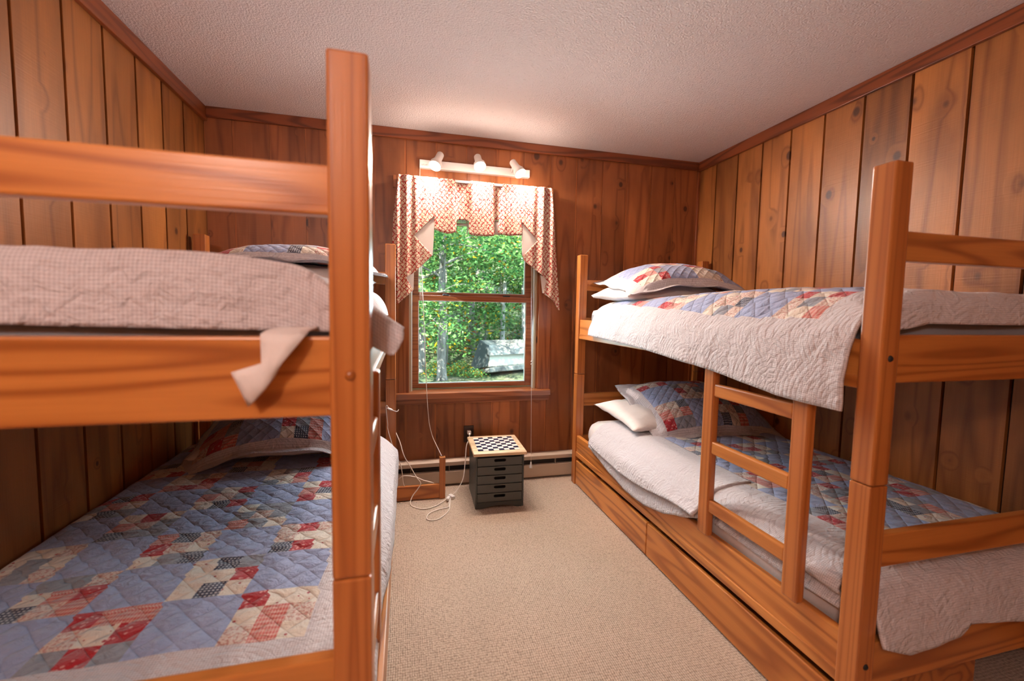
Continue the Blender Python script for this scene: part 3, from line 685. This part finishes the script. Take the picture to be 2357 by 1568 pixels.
def tab_rows(lt, rt, z0, z1, n):
    zs = set(z0 + (z1 - z0) * i / n for i in range(n + 1)) | set(z for z, _ in lt if min(z0, z1) <= z <= max(z0, z1)) | set(z for z, _ in rt if min(z0, z1) <= z <= max(z0, z1))
    out = []
    for z in sorted(zs):
        out.append((z, interp(lt, z), interp(rt, z)))
    return out
ZT = 2.078
# left jabot
def yl(x, z):
    f = sm((.19 - x) / .24); return 2.888 + .010 * math.sin((x + .03) * 105) * f * sm((z - 1.2) / .4 + .3) - .006 * f + .02 * (1 - f) * 0
ltab = [(1.258, -.047), (1.45, -.066), (1.647, -.076), (1.811, -.070), (2.078, -.034)]
rtab = [(1.255, -.046), (1.351, .056), (1.43, .008), (1.47, .070), (1.581, .178), (1.701, .060), (1.834, .192), (2.078, .206)]
zip_grid('jabot', tab_rows(ltab, rtab, 1.256, 2.078, 60), VAL, yl)
zip_grid('lining', tab_rows([(1.581, .176), (1.701, .050), (1.834, .188)], [(1.581, .179), (1.834, .194)], 1.581, 1.834, 20), LINING, lambda x, z: 2.893)
zip_grid('lining', tab_rows([(1.351, .053), (1.43, 0.0), (1.475, .050)], [(1.351, .057), (1.475, .060)], 1.351, 1.475, 14), LINING, lambda x, z: 2.898)
# right jabot
def yr(x, z):
    f = sm((x - .80) / .16); return 2.888 + .012 * math.sin((x - .87) * 85) * f * sm((z - 1.2) / .4 + .3) - .006 * f
lt2 = [(1.234, 1.060), (1.30, 1.02), (1.354, .943), (1.445, .968), (1.50, .900), (1.570, .800), (1.604, .789), (1.713, .893), (1.833, .777), (2.078, .762)]
rt2 = [(1.234, 1.064), (1.525, 1.042), (1.80, 1.015), (2.078, .985)]
zip_grid('jabot', tab_rows(lt2, rt2, 1.236, 2.078, 60), VAL, yr)
zip_grid('lining', tab_rows([(1.604, .786), (1.833, .776)], [(1.604, .792), (1.713, .900), (1.833, .779)], 1.604, 1.833, 20), LINING, lambda x, z: 2.893)
zip_grid('lining', tab_rows([(1.354, .940), (1.48, .922)], [(1.354, .948), (1.445, .975), (1.48, .93)], 1.354, 1.48, 14), LINING, lambda x, z: 2.898)
# pleated middle: column-wise
bm = B(); uvl = bm.loops.layers.uv.new('uv'); UV = {}; cols = []
hem = [(.188, 1.748), (.25, 1.729), (.300, 1.728), (.328, 1.745), (.336, 1.775), (.326, 1.80), (.345, 1.822), (.375, 1.825), (.405, 1.822), (.425, 1.80), (.418, 1.77), (.426, 1.728), (.50, 1.722), (.575, 1.728), (.594, 1.742), (.592, 1.775), (.582, 1.81), (.600, 1.838), (.622, 1.838), (.640, 1.812), (.630, 1.775), (.618, 1.755), (.655, 1.738), (.70, 1.736), (.785, 1.745)]
hem = spline([(a, 0, b) for a, b in hem], 4)
def ymid(x):
    y_ = 2.890
    for c, w, d in ((.372, .045, .024), (.611, .028, .024)): y_ += d * math.exp(-((x - c) / w) ** 4)      # recessed bell pleats
    for c in (.195, .305, .435, .582, .655, .775): y_ -= .006 * math.exp(-((x - c) / .008) ** 2)
    return y_
for k, hp in enumerate(hem):
    c = []; xt = .19 + (.775 - .19) * (.5 * k / (len(hem) - 1) + .5 * (hp.x - .188) / .597)
    for i in range(25):
        t_ = i / 24; x = lerp(xt, hp.x, sm(t_)); z = lerp(ZT, hp.z, t_); v = bm.verts.new((x, ymid(x) - .004 * math.sin(t_ * 3) * math.sin(x * 30), z)); UV[v] = (x, z); c.append(v)
    cols.append(c)
for a, b in zip(cols, cols[1:]):
    for i in range(24): bm.faces.new((a[i], a[i + 1], b[i + 1], b[i]))
for f in bm.faces:
    for lp in f.loops: lp[uvl].uv = UV[lp.vert]
o = obj('pleated_panel', bm, VAL, va, smooth=True); m = o.modifiers.new('thickness', 'SOLIDIFY'); m.thickness = .0016; m.offset = 0
for c, w in ((.372, .050), (.611, .033)):    # lining of the bell folds
    bm = B(); lathe(bm, [(w * .80, 0), (w * .95, .03), (w * .80, .07), (w * .5, .095)], Matrix.Translation((c, 2.930, 1.742)) @ Matrix.Diagonal((1, .55, 1, 1)), 24)
    bmesh.ops.delete(bm, geom=[v for v in bm.verts if v.co.y > 2.945 or (v.co.y < 2.912)], context='VERTS')
    o = obj('bell_lining', bm, LINING, va, smooth=True); m = o.modifiers.new('thickness', 'SOLIDIFY'); m.thickness = .0016; m.offset = 0
boxo('mounting_board', -.028, .980, 2.894, 2.976, 2.062, 2.077, WHITE, va, .001)
bl = root('window_blind', 'white blind drawn up tight behind the valance at the top of the window', 'blind', (.48, 3.02, 1.80))
boxo('head_rail', .05, .912, 3.004, 3.034, 1.955, 2.00, WHITE, bl, .002)
bm = B()
for k in range(11): box(bm, .052, .910, 3.006, 3.032, 1.832 + k * .011, 1.8345 + k * .011)
obj('slat_stack', bm, WHITE, bl)
boxo('bottom_rail', .05, .912, 3.004, 3.034, 1.806, 1.824, WHITE, bl, .003)
bm = B(); tube(bm, spline([(.872, 2.985, 1.98), (.873, 2.95, 1.45), (.876, 2.93, 1.0), (.879, 2.925, .86), (.886, 2.925, .4), (.889, 2.92, .13)], 6), .0016, 6)
for z_ in (.868, .848): lathe(bm, [(0, -.006), (.005, -.004), (.0055, 0), (.005, .004), (0, .006)], Matrix.Translation((.879, 2.925, z_)), 10)
obj('pull_cord', bm, CORD, bl, smooth=True)
bm = B(); lathe(bm, [(0, .022), (.004, .020), (.006, .006), (.011, -.018), (.012, -.024), (0, -.026)], Matrix.Translation((.889, 2.92, .115)), 16); obj('tassel', bm, WHITE, bl, smooth=True)
bm = B()
for x_ in (.104, .116): tube(bm, [(x_, 3.0, 1.81), (x_, 3.045, 1.40), (x_ + .001, 3.046, 1.292)], .0013, 6)
obj('lift_cord', bm, CORD, bl)

# ------------------------------------------------------------------ wall light with three heads
tl = root('wall_track_light', 'white wall light bar with three lit spotlights above the valance', 'light', (.473, 2.99, 2.18))
boxo('mounting_bar', .096, .850, 2.962, 3.0, 2.157, 2.209, WHITE, tl, .003)
bm = B()
rr = random.Random(4)
for k in range(9): box(bm, .108 + k * .0045, .111 + k * .0045, 2.9612, 2.962, 2.1745 + rr.random() * .002, 2.1775 + rr.random() * .003)
box(bm, .108, .150, 2.9612, 2.962, 2.1700, 2.1710); obj('maker_mark', bm, plain('grey_ink', (.25, .2, .19), .6), tl)
HEADS = [((.229, 2.905, 2.235), (.188, 2.850, 2.138)), ((.469, 2.905, 2.245), (.478, 2.845, 2.160)), ((.708, 2.905, 2.235), (.752, 2.850, 2.142))]
for (b_, f_) in HEADS:
    b_ = Vector(b_); f_ = Vector(f_); d = (f_ - b_); L = d.length; M = aim_matrix(b_, d)
    bm = B(); lathe(bm, [(0, 0), (.020, .001), (.0235, .006), (.0245, .05 * L / .11), (.030, .068 * L / .11), (.0385, .085 * L / .11), (.040, L), (.0375, L), (.035, L - .014), (.028, L - .03), (0, L - .032)], M, 32)
    hd = obj('lamp_head', bm, WHITE, tl, smooth=True)
    bm = B(); lathe(bm, [(0, L - .001), (.012, L - .0015), (.024, L - .005), (.033, L - .012), (.033, L - .016), (0, L - .016)], M, 28)
    q = obj('bulb', bm, BULB, tl, smooth=True); q.parent = hd
    mid = b_ + d * .22; bm = B(); tube(bm, [Vector((mid.x, 2.965, 2.183)), mid + Vector((0, .015, -.004))], .007, 12); q = obj('swivel_joint', bm, WHITE, tl, smooth=True); q.parent = hd
    s_ = lamp('spot_bulb', 'SPOT', f_ + d.normalized() * .004, 52.0, (1.0, .78, .66), d.normalized(), spot_size=math.radians(165), spot_blend=.75, shadow_soft_size=.028)
    lamp('bulb_glow', 'POINT', f_ + d.normalized() * .045, 1.7, (1.0, .77, .64), shadow_soft_size=.030)
bm = B(); tube(bm, spline([(.100, 2.985, 2.160), (.099, 2.975, 2.10), (.099, 2.965, 2.0), (.10, 2.965, 1.8), (.11, 2.965, 1.5), (.121, 2.955, 1.29), (.132, 2.952, 1.0), (.143, 2.945, .733), (.146, 2.940, .670), (.150, 2.938, .60), (.158, 2.938, .50), (.165, 2.935, .44), (.185, 2.93, .36), (.215, 2.88, .30), (.238, 2.80, .262)], 6), .0022, 8)
obj('lamp_cord', bm, CORD, label='thin lamp cord dropping across the left of the window to the small wood post', cat='cord', smooth=True)

# ------------------------------------------------------------------ outlet and cords
ot = root('wall_outlet', 'dark brown wall outlet plate left of the game chest top', 'outlet', (.444, 2.995, .285))
boxo('cover_plate', .409, .479, 2.994, 3.0, .285, .405, PLATE, ot, .002)
for z_ in (.312, .352):
    bm = B(); box(bm, .428, .460, 2.9925, 2.995, z_, z_ + .026); obj('socket', bm, PLATE, ot, bevel=.004)
bm = B(); box(bm, .430, .456, 2.955, 2.9922, .352, .374)
tube(bm, [(.443, 2.957, .360), (.443, 2.945, .350)], .006, 8)
cr = root('extension_cord', 'white extension cord from the wall outlet to the socket block on the carpet', 'cord', (.33, 2.9, .004))
obj('plug', bm, WHITE, cr, bevel=.003)
bm = B(); tube(bm, spline([(.443, 2.948, .352), (.438, 2.935, .325), (.415, 2.90, .29), (.402, 2.86, .20), (.38, 2.80, .10), (.335, 2.77, .035), (.305, 2.755, .016)], 8), .003, 8); obj('cable', bm, CORD, cr, smooth=True)
bm = B(); box(bm, -.012, .012, -.026, .026, 0, .020, Matrix.Translation((.298, 2.735, .002)) @ Matrix.Rotation(.45, 4, 'Z')); obj('socket_block', bm, WHITE, cr, bevel=.004)
lc = root('switched_cord', 'thin white cord with inline switch draped on the far post of the left bunk', 'cord', (.0, 2.72, .004))
bm = B(); tube(bm, spline([(-.036, 2.728, .602), (-.048, 2.722, .592), (-.087, 2.722, .609), (-.110, 2.722, .629), (-.102, 2.722, .52), (-.100, 2.722, .479), (-.069, 2.720, .367), (-.022, 2.720, .239), (-.010, 2.720, .14), (-.001, 2.722, .112)], 8), .0026, 8)
tube(bm, spline([(-.060, 2.80, .45), (-.030, 2.775, .383), (-.004, 2.745, .302), (.036, 2.738, .229), (.072, 2.735, .161), (.099, 2.733, .119), (.082, 2.728, .085), (.050, 2.722, .045), (.035, 2.70, .012), (.052, 2.655, .004), (.113, 2.611, .004), (.18, 2.632, .004), (.238, 2.688, .004), (.275, 2.725, .010)], 8), .0030, 8)
obj('cable', bm, CORD, lc, smooth=True)
bm = B(); lathe(bm, [(0, -.020), (.005, -.018), (.009, -.008), (.009, .008), (.005, .018), (0, .020)], aim_matrix((-.087, 2.720, .609), (1, 0, -.45)) @ Matrix.Diagonal((1, .7, 1, 1)), 16); obj('inline_switch', bm, WHITE, lc, smooth=True)
lp_ = root('coiled_cord', 'loose white cord looped on the carpet in front of the small wood post', 'cord', (.22, 2.6, .004))
bm = B(); tube(bm, spline([(.291, 2.728, .010), (.278, 2.65, .004), (.262, 2.562, .004), (.211, 2.482, .004), (.163, 2.455, .004), (.127, 2.479, .004), (.141, 2.542, .004), (.201, 2.586, .004), (.263, 2.603, .004), (.272, 2.66, .008), (.288, 2.715, .014)], 8), .0030, 8); obj('cable', bm, CORD, lp_, smooth=True)
bm = B(); box(bm, -.010, .010, -.022, .022, 0, .016, Matrix.Translation((.272, 2.700, .010)) @ Matrix.Rotation(-.3, 4, 'Z')); obj('plug_end', bm, WHITE, lp_, bevel=.004)
bm = B(); tube(bm, spline([(-.065, 2.86, .09), (-.036, 2.80, .131), (-.004, 2.785, .154), (.064, 2.780, .145), (.119, 2.778, .118), (.189, 2.785, .085), (.205, 2.795, .02), (.215, 2.80, .006)], 8), .0028, 8)
obj('heater_side_cord', bm, CORD, label='white cord arching over the low wood rail by the baseboard heater', cat='cord', smooth=True)

# small wooden rail piece on the carpet
sp = root('wooden_rail_piece', 'short wooden rail with one upright post standing on the carpet below the window', 'rail', (.11, 2.757, 0), None)
boxo('post', .219, .257, 2.742, 2.776, 0, .274, WZ, sp, .003)
boxo('rail', -.055, .219, 2.748, 2.770, .004, .096, WX, sp, .003)
boxo('post_notch', .226, .250, 2.765, 2.7765, .262, .2755, PLATE, sp, 0)

# ------------------------------------------------------------------ game chest
CM = Matrix.Translation((.5745, 2.540, 0)) @ Matrix.Rotation(-.033, 4, 'Z')     # local: x along the front, y to the back
ch = root('game_chest', 'small dark green five-drawer game chest with a checkerboard top', 'chest', (.58, 2.70, 0))
def cb(nm, bs, mat, par=ch, bev=.002):
    bm = B()
    for b_ in bs: box(bm, *b_, M=CM)
    o = obj(nm, bm, mat, ch, bevel=bev)
    if par is not ch: o.parent = par
    return o
cb('case', [(-.1525, -.1425, .0, .335, 0, .335), (.1425, .1525, .0, .335, 0, .335), (-.1425, .1425, .325, .335, .01, .335), (-.1425, .1425, .004, .325, .327, .335), (-.1425, .1425, .004, .325, .034, .040)], GREEN)
bm = B(); sk = [(-.1425, 0), (-.11, 0)] + [(-.11 + .22 * k / 16, .016 * math.sin(math.pi * k / 16) ** .8) for k in range(1, 16)] + [(.11, 0), (.1425, 0), (.1425, .036), (-.1425, .036)]
extrude_poly(bm, sk, 1, 0, .010); bm.transform(CM); obj('skirt', bm, GREEN, ch)
cb('top', [(-.168, .168, -.016, .352, .335, .356)], MAPLE, bev=.006)
def cap_pts(cx, cz, hw, hh, n=8):
    out = []
    for s_ in (1, -1):
        for k in range(n + 1):
            a = -math.pi / 2 + math.pi * k / n
            out.append((cx + s_ * (hw - hh + hh * math.cos(a)), cz + s_ * hh * math.sin(a)))
    return out
for k in range(5):
    z0 = .0425 + k * .0566; z1 = z0 + .0512
    bm = B(); out = [(-.1405, z0), (.1405, z0), (.1405, z1), (-.1405, z1)]; hole = cap_pts(0, z0 + .0335, .037, .0095)
    ov = [bm.verts.new((a, 0, b)) for a, b in out]; hv = [bm.verts.new((a, 0, b)) for a, b in hole]
    es = [bm.edges.new((ov[i], ov[(i + 1) % 4])) for i in range(4)] + [bm.edges.new((hv[i], hv[(i + 1) % len(hv)])) for i in range(len(hv))]
    bmesh.ops.triangle_fill(bm, edges=es, use_beauty=True)
    r_ = bmesh.ops.extrude_face_region(bm, geom=list(bm.faces)); bmesh.ops.translate(bm, verts=[v for v in r_['geom'] if isinstance(v, bmesh.types.BMVert)], vec=(0, .008, 0))
    bmesh.ops.translate(bm, verts=bm.verts, vec=(0, .003, 0)); bm.transform(CM)
    d = obj('drawer', bm, GREEN2, ch)
    q = cb('drawer_tray', [(-.136, .136, .030, .034, z0 + .004, z1 - .004), (-.136, .136, .011, .30, z0 + .001, z0 + .004)], BLACK, d, 0)
tb = NT('checkerboard'); o_ = tb.n('ShaderNodeUVMap', uv_map='uv').outputs[0]
ck = tb.n('ShaderNodeTexChecker', {'Vector': o_, 'Scale': 8.0, 'Color1': (.80, .72, .62, 1), 'Color2': (.010, .014, .045, 1)}); tb.fin(ck.outputs[0], .3)
bm = B(); uvl = bm.loops.layers.uv.new('uv'); cs = [(-.133, .030), (.133, .030), (.133, .310), (-.133, .310)]
vt = [bm.verts.new(CM @ Vector((a, b, .3572))) for a, b in cs]; vb = [bm.verts.new(CM @ Vector((a, b, .3550))) for a, b in cs]
f = bm.faces.new(vt)
for lpp, uvv in zip(f.loops, ((0, 0), (1, 0), (1, 1), (0, 1))): lpp[uvl].uv = uvv
for i in range(4): bm.faces.new((vb[i], vb[(i + 1) % 4], vt[(i + 1) % 4], vt[i]))
obj('checkerboard', bm, tb.m, ch)

# ------------------------------------------------------------------ outdoors
GZ = -.50
def ground_z(x, y): return GZ + max(0, y - 13) * .10 + max(0, y - 24) * .25 + .10 * noise.noise(Vector((x * .5, y * .5, 0)))
tg = NT('leaf_litter_and_grass'); o_ = tg.n('ShaderNodeTexCoord').outputs['Object']
gc = tg.ramp(tg.noise(o_, 1.1, 4.0, .6), [(.35, (.025, .055, .02)), (.58, (.07, .085, .04)), (.74, (.26, .20, .15))])
gc = tg.mix(.5, gc, tg.ramp(tg.noise(o_, 16.0, 3.0, .7), [(.3, (.4, .4, .4)), (.7, (1.5, 1.4, 1.2))]), 'MULTIPLY'); tg.fin(gc, .95, tg.bump(tg.noise(o_, 12.0, 4.0), .8, .08))
bm = B(); N = 60; g = [[bm.verts.new((lerp(-26, 34, i / N), lerp(3.3, 60, (j / N) ** 1.5), ground_z(lerp(-26, 34, i / N), lerp(3.3, 60, (j / N) ** 1.5)))) for i in range(N + 1)] for j in range(N + 1)]
for j in range(N):
    for i in range(N): bm.faces.new((g[j][i], g[j][i + 1], g[j + 1][i + 1], g[j + 1][i]))
obj('ground', bm, tg.m, kind='structure', smooth=True)
def leaf_mat(nm, tint):
    t = NT(nm); c = t.n('ShaderNodeVertexColor', layer_name='hue').outputs[0]
    c = t.mix(1.0, c, (*tint, 1), 'MULTIPLY'); t.fin(c, 1.0, **{'Specular IOR Level': 0.0})
    tr = t.n('ShaderNodeBsdfTranslucent', {'Color': c}); mx = t.n('ShaderNodeMixShader', {0: .38, 1: t.b.outputs[0], 2: tr.outputs[0]})
    t.t.links.new(mx.outputs[0], t.out.inputs[0]); return t.m
LEAF = leaf_mat('broad_leaves', (1, 1, 1))
def bark_mat(nm, a, b):
    t = NT(nm); o = t.n('ShaderNodeTexCoord').outputs['Object']
    v = t.vmath('MULTIPLY', o, (14, 14, 3)); n_ = t.noise(v, 1.0, 4.0, .65)
    return t.fin(t.ramp(n_, [(.35, a), (.65, b)]), .9, t.bump(n_, .8, .03))
BARK = bark_mat('grey_bark', (.07, .06, .055), (.25, .23, .215)); BIRCH = bark_mat('pale_bark', (.16, .15, .145), (.46, .45, .44))
def leaves(bm, centres, count, size, rr, yellow=.035):
    cl = bm.loops.layers.color.new('hue')
    for _ in range(count):
        c, rad = rr.choice(centres)
        d = Vector((rr.gauss(0, 1), rr.gauss(0, 1), rr.gauss(0, .62))); d = d.normalized() * (rr.random() ** .4) * rad
        p_ = Vector(c) + Vector((d.x, d.y, d.z * .6)); s = size * rr.uniform(.6, 1.35)
        a = Vector((rr.gauss(0, 1), rr.gauss(0, 1), rr.gauss(0, .5))).normalized(); b = a.cross(Vector((rr.gauss(0, .7), rr.gauss(0, .7), 1))).normalized()
        tip = p_ + a * s; tail = p_ - a * s * .8; w = b * s * .46
        vs = [bm.verts.new(q) for q in (tail, p_ + w - a * s * .1, tip, p_ - w - a * s * .1)]
        f = bm.faces.new(vs); k = rr.random(); m_ = rr.uniform(.75, 1.2)
        if k < yellow: h_ = (.72 * m_, .58 * m_, .12)
        elif k < yellow * 1.5: h_ = (.66 * m_, .36 * m_, .14)
        else: q_ = rr.random(); h_ = (lerp(.20, .52, q_) * m_, lerp(.38, .66, q_) * m_, lerp(.22, .38, q_) * m_)
        for l_ in f.loops: l_[cl] = (*h_, 1)
def tree(label, x, y, height, r0, crown, seed, mat=BARK, lean=(0, 0), nleaf=5000, lsize=.06, low=1.0, cat='tree', branches=7):
    rr = random.Random(seed); z0 = ground_z(x, y) - .1
    t_ = root('tree', label, cat, (x, y, z0), 'woodland trees outside the window')
    trunk = [Vector((x + lean[0] * k / 8 + .08 * noise.noise(Vector((seed, k * .5, 0))), y + lean[1] * k / 8 + .08 * noise.noise(Vector((seed + 5, k * .5, 0))), z0 + height * k / 8)) for k in range(9)]
    bm = B(); tube(bm, spline(trunk, 3), lambda t: r0 * (1.25 - t) / 1.25 * (1 + .35 * max(0, .06 - t) / .06), 10); tips = []
    obj('trunk', bm, mat, t_, smooth=True)
    bm = B()
    for k in range(branches):
        h_ = rr.uniform(.22, .92); i = h_ * 8; p0 = trunk[int(i)].lerp(trunk[min(8, int(i) + 1)], i % 1); an = rr.uniform(0, 6.28); L = crown * rr.uniform(.6, 1.15) * (1.15 - h_ * .5)
        p1 = p0 + Vector((math.cos(an) * L * .5, math.sin(an) * L * .5, L * .22)); p2 = p0 + Vector((math.cos(an + .3) * L, math.sin(an + .3) * L, L * rr.uniform(.1, .5)))
        tube(bm, spline([p0, p1, p2], 5), lambda t: r0 * .28 * (1.05 - t), 6); tips += [(p2, crown * .42), (p1, crown * .32)]
        for q in range(2):
            e = p1.lerp(p2, rr.random()) + Vector((rr.gauss(0, .35), rr.gauss(0, .35), rr.uniform(-.3, .3))) * crown * .7
            tube(bm, spline([p1, p1.lerp(e, .5) + Vector((0, 0, .08)), e], 4), r0 * .09, 5); tips.append((e, crown * .34))
    obj('branches', bm, mat, t_, smooth=True)
    if nleaf:
        tips = [(c, r_) for c, r_ in tips if c.z > z0 + low]
        bm = B(); leaves(bm, tips or [(trunk[-1], crown * .6)], nleaf, lsize, rr); obj('foliage', bm, LEAF, t_)
    return t_
tree('grey tree trunk rising from the bare ground at the left of the lower pane', .86, 10.2, 6.5, .115, 1.7, 3, nleaf=5200, low=1.5)
tree('broad tree behind the leaning trunk, left edge of the lower pane', .38, 11.6, 7.0, .15, 2.0, 5, nleaf=7000, low=1.7)
tree('pale slender tree standing just behind the trailer roof', 3.25, 14.2, 7.0, .085, 1.6, 8, BIRCH, nleaf=3200, low=2.6)
tree('pale forked tree behind the right end of the trailer', 4.05, 14.0, 6.6, .10, 1.7, 9, BIRCH, lean=(-.5, .2), nleaf=4200, low=2.0)
tree('dark trunk in the shade left of the trailer', 2.2, 14.6, 7.5, .14, 2.0, 13, nleaf=6500, low=1.6)
tree('leafy tree just left of the view whose sunlit boughs reach over the lower pane', -.15, 8.7, 5.2, .09, 1.75, 21, nleaf=8000, lsize=.05, low=1.45, branches=13)
tree('leafy tree filling the upper right of the window', 3.6, 11.0, 6.5, .09, 1.8, 22, nleaf=8500, lsize=.055, low=2.6, branches=10)
tree('tall tree in the second row of the woods, left side', -.6, 14.5, 8, .14, 2.3, 31, nleaf=8500, low=1.2)
tree('tall tree in the second row of the woods, centre', 2.9, 17.5, 9, .15, 2.6, 32, nleaf=10500, low=1.0, branches=10)
tree('tall tree in the second row of the woods, right side', 5.6, 16.5, 9, .15, 2.5, 33, nleaf=10500, low=1.0, branches=10)
tree('dense tree at the back of the woods seen at the left of the window', .6, 20, 10, .17, 3.0, 41, nleaf=12000, lsize=.075, low=.8, branches=12)
tree('dense tree at the back of the woods seen in the middle of the window', 3.9, 22, 11, .17, 3.2, 42, nleaf=13000, lsize=.075, low=.8, branches=12)
tree('dense tree at the back of the woods seen at the right of the window', 7.0, 21, 11, .17, 3.2, 43, nleaf=12000, lsize=.075, low=.8, branches=12)
tree('farthest tree glimpsed between the others on the slope, left', 1.6, 26, 12, .2, 3.8, 51, nleaf=12000, lsize=.10, low=.8, branches=12)
tree('farthest tree glimpsed between the others on the slope, right', 6.2, 27, 12, .2, 3.8, 52, nleaf=12000, lsize=.10, low=.8, branches=12)
tree('tree beyond the left edge of the window pane', -3.0, 12.5, 8, .14, 2.4, 61, nleaf=5000, low=1.0)
rr = random.Random(99)
for k, (x_, y_, lab) in enumerate([(1.25, 13.4, 'thin young trunk in the shade between the two left trees and the trailer'), (1.9, 15.2, 'slim shaded trunk directly left of the trailer front panel'), (2.75, 14.9, 'slim dark sapling rising behind the trailer roof ridge'), (4.75, 15.2, 'slender sapling at the right edge of the lower pane'),
        (.25, 14.3, 'slender sapling at the far left edge of the lower pane'), (3.65, 16.4, 'thin trunk between the two pale trees behind the trailer')]):
    tree(lab, x_, y_, rr.uniform(4.5, 7), rr.uniform(.03, .06), .9, 200 + k, BARK, nleaf=1600, lsize=.06, low=1.6, branches=4)
rr = random.Random(77); bm = B()
leaves(bm, [((rr.uniform(-3, 8), rr.uniform(13.2, 24), GZ + rr.uniform(.4, 3.0)), rr.uniform(.5, 1.1)) for _ in range(150)], 46000, .080, rr, .06)
obj('undergrowth', bm, LEAF, label='tangle of leafy undergrowth between the tree trunks', cat='bushes', kind='stuff')
rr = random.Random(5); bm = B()
leaves(bm, [((rr.uniform(.6, 2.0), rr.uniform(10.4, 12.5), GZ + .10), .28) for _ in range(26)], 2600, .035, rr, .15)
obj('weeds', bm, LEAF, label='low green weeds at the foot of the grey trunk', cat='weeds', kind='stuff')

# camping trailer
TG = NT('weathered_fibreglass'); o_ = TG.n('ShaderNodeTexCoord').outputs['Object']
TRM = TG.fin(TG.ramp(TG.noise(o_, 3.0, 5.0, .7), [(.35, (.05, .05, .05)), (.55, (.20, .19, .18)), (.7, (.42, .41, .38))]), .6)
TRW = plain('cream_trailer_panel', (.42, .40, .34), .6); TRD = plain('dark_trailer_canvas', (.03, .038, .04), .9)
tr_ = root('camping_trailer', 'low weathered camping trailer with a sloping grey roof parked among the trees', 'trailer', (3.0, 12.4, GZ))
def hexa(nm, lo, hi, mat, par=tr_, bev=.02):
    bm = B(); A = [bm.verts.new(p_) for p_ in lo]; Bv = [bm.verts.new(p_) for p_ in hi]
    bm.faces.new(A[::-1]); bm.faces.new(Bv)
    for i in range(4): bm.faces.new((A[i], A[(i + 1) % 4], Bv[(i + 1) % 4], Bv[i]))
    return obj(nm, bm, mat, par, bevel=bev)
hexa('tray', [(2.10, 10.6, -.36), (1.74, 11.6, -.60), (4.3, 13.2, -.42), (4.5, 12.0, -.42)], [(2.08, 10.6, -.24), (1.72, 11.6, -.50), (4.3, 13.2, -.30), (4.5, 12.0, -.28)], TRM)
hexa('side_panel', [(2.10, 10.75, -.24), (1.80, 11.55, -.44), (4.2, 13.1, -.26), (4.4, 12.0, -.27)], [(2.14, 10.85, .06), (2.0, 11.5, .12), (4.1, 12.9, .05), (4.3, 12.1, .02)], TRW)
hexa('front_panel', [(2.02, 10.72, -.22), (1.72, 11.60, -.46), (1.80, 11.70, -.46), (2.10, 10.80, -.22)], [(2.06, 10.95, .30), (1.96, 11.45, .40), (2.05, 11.5, .40), (2.14, 10.98, .30)], TRD, bev=.01)
hexa('roof', [(2.08, 10.70, .05), (1.98, 11.6, .15), (4.2, 13.1, .05), (4.45, 11.95, .02)], [(2.08, 11.0, .31), (2.02, 11.45, .40), (4.1, 12.8, .34), (4.2, 12.3, .30)], TRM)
for x_, y_ in ((3.3, 11.7), (3.9, 12.9)):
    bm = B(); lathe(bm, [(0, -.07), (.20, -.07), (.24, -.04), (.24, .04), (.20, .07), (0, .07)], aim_matrix((x_, y_, GZ + .2), (-.45, .9, 0)), 20)
    obj('wheel', bm, BLACK, tr_, smooth=True)
